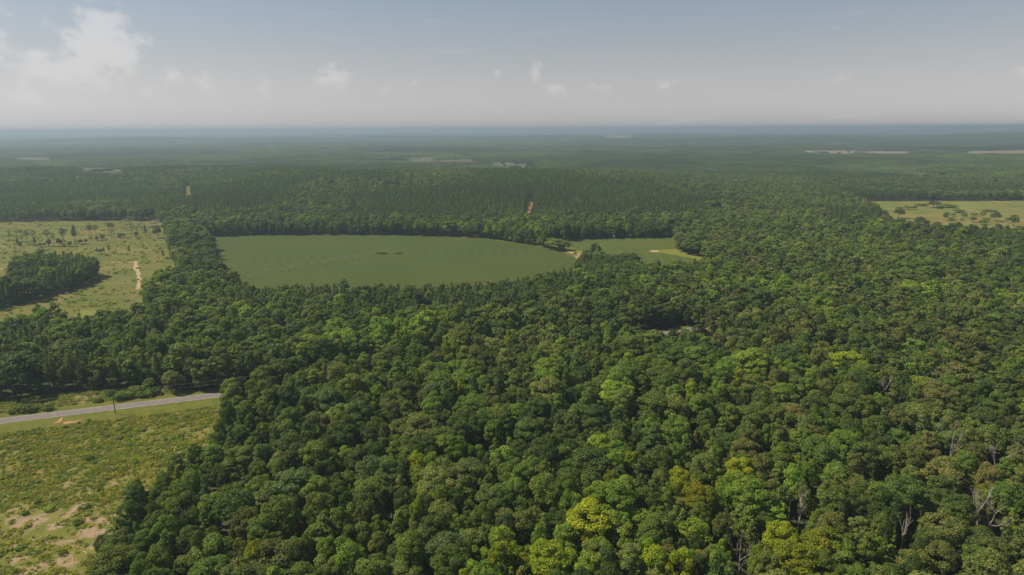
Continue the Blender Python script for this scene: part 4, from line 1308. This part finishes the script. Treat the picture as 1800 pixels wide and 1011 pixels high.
def horizon_woods():
    m, nt = new_mat('distant_canopy')
    out = N(nt, 'ShaderNodeOutputMaterial')
    b = N(nt, 'ShaderNodeBsdfPrincipled', inp={'Roughness': .9, 'Specular IOR Level': .1})
    g = N(nt, 'ShaderNodeNewGeometry')
    mp = N(nt, 'ShaderNodeMapping'); mp.inputs['Scale'].default_value = (.0011, .0007, .001); nt.links.new(g.outputs['Position'], mp.inputs['Vector'])
    nz = N(nt, 'ShaderNodeTexNoise', inp={'Scale': 1.0, 'Detail': 4.0}); nt.links.new(mp.outputs[0], nz.inputs['Vector'])
    mr = N(nt, 'ShaderNodeMapRange', inp={'From Min': .35, 'From Max': .65}); nt.links.new(nz.outputs[0], mr.inputs['Value'])
    c = mixc(nt, mr.outputs[0], (0.035, 0.052, 0.020), (0.062, 0.082, 0.030))
    mr2 = N(nt, 'ShaderNodeMapRange', inp={'From Min': .67, 'From Max': .70}); nt.links.new(nz.outputs[0], mr2.inputs['Value'])
    c = mixc(nt, mr2.outputs[0], c, (0.20, 0.19, 0.10))
    nt.links.new(c, b.inputs['Base Color']); nt.links.new(b.outputs[0], out.inputs[0])
    rad = np.geomspace(9300, 58000, 150); an = np.radians(np.linspace(-55, 55, 420))
    X = np.outer(rad, np.sin(an)); Y = np.outer(rad, np.cos(an))
    Z = terrain(X, Y) + 13 + 14 * (fbm(X / 160, Y / 260, 71, 3) - .5) + 6 * rng.uniform(-.5, .5, X.shape)
    nr, na = X.shape
    v = np.stack([X, Y, Z], -1).reshape(-1, 3)
    i = np.arange(nr - 1)[:, None] * na; j = np.arange(na - 1)[None, :]
    q = np.stack([i + j, i + na + j, i + na + j + 1, i + j + 1], -1).reshape(-1, 4)[:, ::-1].tolist()
    me = bpy.data.meshes.new('horizon_woodland'); me.from_pydata(v.tolist(), [], q); me.materials.append(m); me.update()
    o = bpy.data.objects.new('horizon_woodland', me); COL.objects.link(o)
    tag(o, 'blue hazy band of unbroken forest along the horizon', 'woodland', None, 'stuff')
horizon_woods()

# ------------------------------------------------------------------ built things
M['pole'] = plain_mat('creosoted_pole', (0.045, 0.035, 0.03), .9, 2, .3)
M['wire'] = plain_mat('weathered_wire', (0.30, 0.30, 0.30), .5)
M['ceramic'] = plain_mat('ceramic', (0.4, 0.38, 0.35), .4)
M['galv'] = plain_mat('galvanised_steel', (0.55, 0.56, 0.57), .5, spec=.5)
M['rubber'] = plain_mat('tyre_rubber', (0.03, 0.03, 0.03), .9)
M['white_paint'] = plain_mat('white_paint', (0.8, 0.8, 0.78), .6)
M['tin'] = plain_mat('pale_metal_roof', (0.6, 0.6, 0.6), .5)
M['opening'] = plain_mat('dark_opening', (0.03, 0.03, 0.03), .8)

def obj(name, me, parent=None, loc=None, rz=0):
    o = bpy.data.objects.new(name, me); COL.objects.link(o)
    if parent: o.parent = parent
    if loc is not None: o.location = loc
    o.rotation_euler = (0, 0, rz)
    return o

POLE_H = 10.8
def pole(s, q, label):
    p = along(s, q); ang = math.atan2(RD[1], RD[0])
    e = bpy.data.objects.new('utility_pole', None); e.location = (p[0], p[1], 0); e.rotation_euler = (0, 0, ang); COL.objects.link(e)
    mb = MB(); mb.tube([(0, 0, -1), (0, 0, 5), (0, 0, POLE_H)], [.19, .17, .13], 8); obj('post', mb.mesh('post', [M['pole']]), e)
    mb = MB(); mb.tube([(0, 0, POLE_H), (0, 0, POLE_H + .25)], [.05, .08], 6); obj('insulator', mb.mesh('insulator', [M['ceramic']]), e)
    mb = MB(); mb.tube([(0, .16, POLE_H - 1.6), (0, .34, POLE_H - 1.6)], [.07, .07], 6); obj('bracket', mb.mesh('bracket', [M['galv']]), e)
    tag(e, label, 'utility pole', 'poles of the roadside power line')
    return p
pu, pv = P(203, 728)
PS, PQ = road_sq(np.array([pu]), np.array([pv])); PS = float(PS[0]); PQ = float(PQ[0])
pole(PS, PQ, 'dark wooden utility pole on the mown verge beside the paved road')
xs, ys = P(1127, 589); S2, Q2 = road_sq(np.array([xs]), np.array([ys]))
pole(float(S2[0]), 6.0, 'slim utility pole at the road gap deep in the wood')
def wire(dz, q0, q1, label):
    mb = MB()
    stops = [(PS - 75, q0), (PS, q0), (PS + 75, q1), (PS + 150, q1)]
    pts = []
    for (a, b) in zip(stops[:-1], stops[1:]):
        for t in np.linspace(0, 1, 14)[:-1]:
            s = float(a[0] + (b[0] - a[0]) * t); q = a[1] + (b[1] - a[1]) * t
            p = along(s, q); pts.append((p[0], p[1], POLE_H + dz - 4 * 1.0 * t * (1 - t)))
    p = along(*stops[-1]); pts.append((p[0], p[1], POLE_H + dz))
    mb.tube(pts, [.022] * len(pts), 4)
    o = obj('power_wire', mb.mesh('power_wire', [M['wire']])); tag(o, label, 'wire', 'wires of the roadside power line')
wire(.25, PQ, PQ, 'top wire of the power line strung along the paved road')
wire(-1.6, PQ + .34, PQ + .34, 'lower wire of the power line strung along the paved road')

# centre-pivot irrigator lying across the large field
def pivot():
    a = np.array(PIV); b = np.array(P(436, 489))
    L = np.linalg.norm(b - a); d = (b - a) / L; ang = math.atan2(d[1], d[0])
    e = bpy.data.objects.new('irrigation_boom', None); e.location = (a[0], a[1], 0); e.rotation_euler = (0, 0, ang); COL.objects.link(e)
    n = 4; sp = L / n
    for k in range(n):
        pts = [(k * sp + sp * t, 0, 3.6 + 1.0 * math.sin(math.pi * t)) for t in np.linspace(0, 1, 7)]
        mb = MB(); mb.tube(pts, [.09] * 7, 6); obj('pipe', mb.mesh('pipe', [M['galv']]), e)
        mb = MB()
        low = [(p[0], s * .7, p[2] - 1.2) for s in (-1, 1) for p in pts[1:-1]]
        for s in (-1, 1):
            lp = [pts[0]] + [(p[0], s * .7, p[2] - 1.2) for p in pts[1:-1]] + [pts[-1]]
            mb.tube(lp, [.025] * len(lp), 4)
            for p, q in zip(pts[1:-1], lp[1:-1]): mb.tube([p, q], [.025, .025], 4)
        obj('truss', mb.mesh('truss', [M['galv']]), e)
        x = (k + 1) * sp
        mb = MB()
        for sx in (-1, 1):
            for sy in (-1, 1): mb.tube([(x, 0, 3.6), (x + sx * .3, sy * 1.9, .7)], [.06, .06], 4)
        mb.box((x, 0, .75), (.3, 4.0, .15))
        tw = obj('tower', mb.mesh('tower', [M['galv']]), e)
        for sy in (-1, 1):
            mb = MB(); mb.tube([(x - .16, sy * 1.9, .6), (x + .16, sy * 1.9, .6)], [.6, .6], 12); obj('wheel', mb.mesh('wheel', [M['rubber']]), tw)
    mb = MB()
    for i in range(4):
        t = i * math.pi / 2 + .78; mb.tube([(1.6 * math.cos(t), 1.6 * math.sin(t), 0), (.2 * math.cos(t), .2 * math.sin(t), 3.6)], [.06, .06], 4)
    mb.tube([(0, 0, 0), (0, 0, 3.9)], [.12, .12], 8); obj('pivot_stand', mb.mesh('pivot_stand', [M['galv']]), e)
    tag(e, 'long galvanised irrigation boom on wheeled towers in the crop field', 'irrigation boom')
    for i in range(9):
        f = random.choice(keys('shrub')); x = a[0] + random.uniform(-13, 13); y = a[1] + random.uniform(-3, 3)
        tree('shrub', f, 'dark', x, y, random.uniform(0, 6), random.uniform(.9, 1.3), random.uniform(.4, .6), 'low dark weed clump round the irrigation pivot in the crop field', 'weed clumps at the irrigation pivot', 'shrub')
pivot()

# hunting blind at the smaller field's far side
def blind():
    x, y, mpp = ground_m(1079, 419)
    e = bpy.data.objects.new('hunting_blind', None); e.location = (x, y, 0); COL.objects.link(e)
    mb = MB(); mb.box((0, 0, 2.6), (2.0, 2.0, 2.0)); w = obj('cabin', mb.mesh('cabin', [M['white_paint']]), e)
    mb = MB(); mb.box((0, -1.01, 2.9), (1.2, .04, .5)); obj('window', mb.mesh('window', [M['opening']]), w)
    mb = MB(); mb.add([(-1.2, -1.2, 3.605), (1.2, -1.2, 3.605), (1.2, 1.2, 3.605), (-1.2, 1.2, 3.605), (-1.2, 0, 4.1), (1.2, 0, 4.1)], [[0, 1, 5, 4], [3, 4, 5, 2], [0, 4, 3], [1, 2, 5], [0, 3, 2, 1]]); obj('roof', mb.mesh('roof', [M['tin']]), e)
    for sx in (-1, 1):
        for sy in (-1, 1):
            mb = MB(); mb.tube([(sx * 1.1, sy * 1.1, -.1), (sx * .9, sy * .9, 1.6)], [.08, .08], 6); obj('leg', mb.mesh('leg', [M['pole']]), e)
    tag(e, 'small white hunting blind on legs against the wood at the smaller crop field', 'hunting blind')
blind()

# far farm sheds, white specks near the horizon
def shed(u, v, L, D, Hh, label):
    x, y = P(u, v)
    e = bpy.data.objects.new('farm_shed', None); e.location = (x, y, float(terrain(x, y)) + 1.0); e.rotation_euler = (0, 0, math.radians(random.uniform(-12, 12))); COL.objects.link(e)
    mb = MB(); mb.box((0, 0, Hh / 2), (L, D, Hh)); w = obj('wall', mb.mesh('wall', [M['white_paint']]), e)
    for k in range(3):
        mb = MB(); mb.box(((k - 1) * L * .3, -D / 2 - .05, Hh * .4), (L * .1, .2, Hh * .75)); obj('door', mb.mesh('door', [M['opening']]), w)
    a, b = L / 2 + 1, D / 2 + 1
    mb = MB(); mb.add([(-a, -b, Hh + .01), (a, -b, Hh + .01), (a, b, Hh + .01), (-a, b, Hh + .01), (-a, 0, Hh + D * .25), (a, 0, Hh + D * .25)], [[0, 1, 5, 4], [3, 4, 5, 2], [0, 4, 3], [1, 2, 5], [0, 3, 2, 1]])
    obj('roof', mb.mesh('roof', [M['tin']]), e)
    tag(e, label, 'shed', 'farm sheds near the horizon')
shed(1722, 236.0, 75, 30, 9, 'white farm shed, a bright speck near the horizon above the tan field strips')
shed(1703, 236.2, 40, 25, 8, 'smaller white shed next to a larger one near the horizon')
shed(906, 234.9, 65, 30, 9, 'pale farm shed near the horizon beyond the wooded rise')

# ------------------------------------------------------------------ haze: one closed box of even air round everything
def haze():
    mb = MB()
    lo, hi = -60.0, 136.0
    mb.box((0, 0, (lo + hi) / 2), (124000, 124000, hi - lo))
    m, nt = new_mat('haze')
    out = N(nt, 'ShaderNodeOutputMaterial')
    pv_ = N(nt, 'ShaderNodeVolumePrincipled')
    pv_.inputs['Color'].default_value = (0.41, 0.53, 0.645, 1)
    pv_.inputs['Density'].default_value = 0.000165
    pv_.inputs['Anisotropy'].default_value = 0.25
    nt.links.new(pv_.outputs[0], out.inputs['Volume'])
    o = bpy.data.objects.new('haze', mb.mesh('haze', [m])); COL.objects.link(o)
    tag(o, 'thin blue summer haze filling the air over the whole landscape', 'haze', None, 'stuff')
haze()
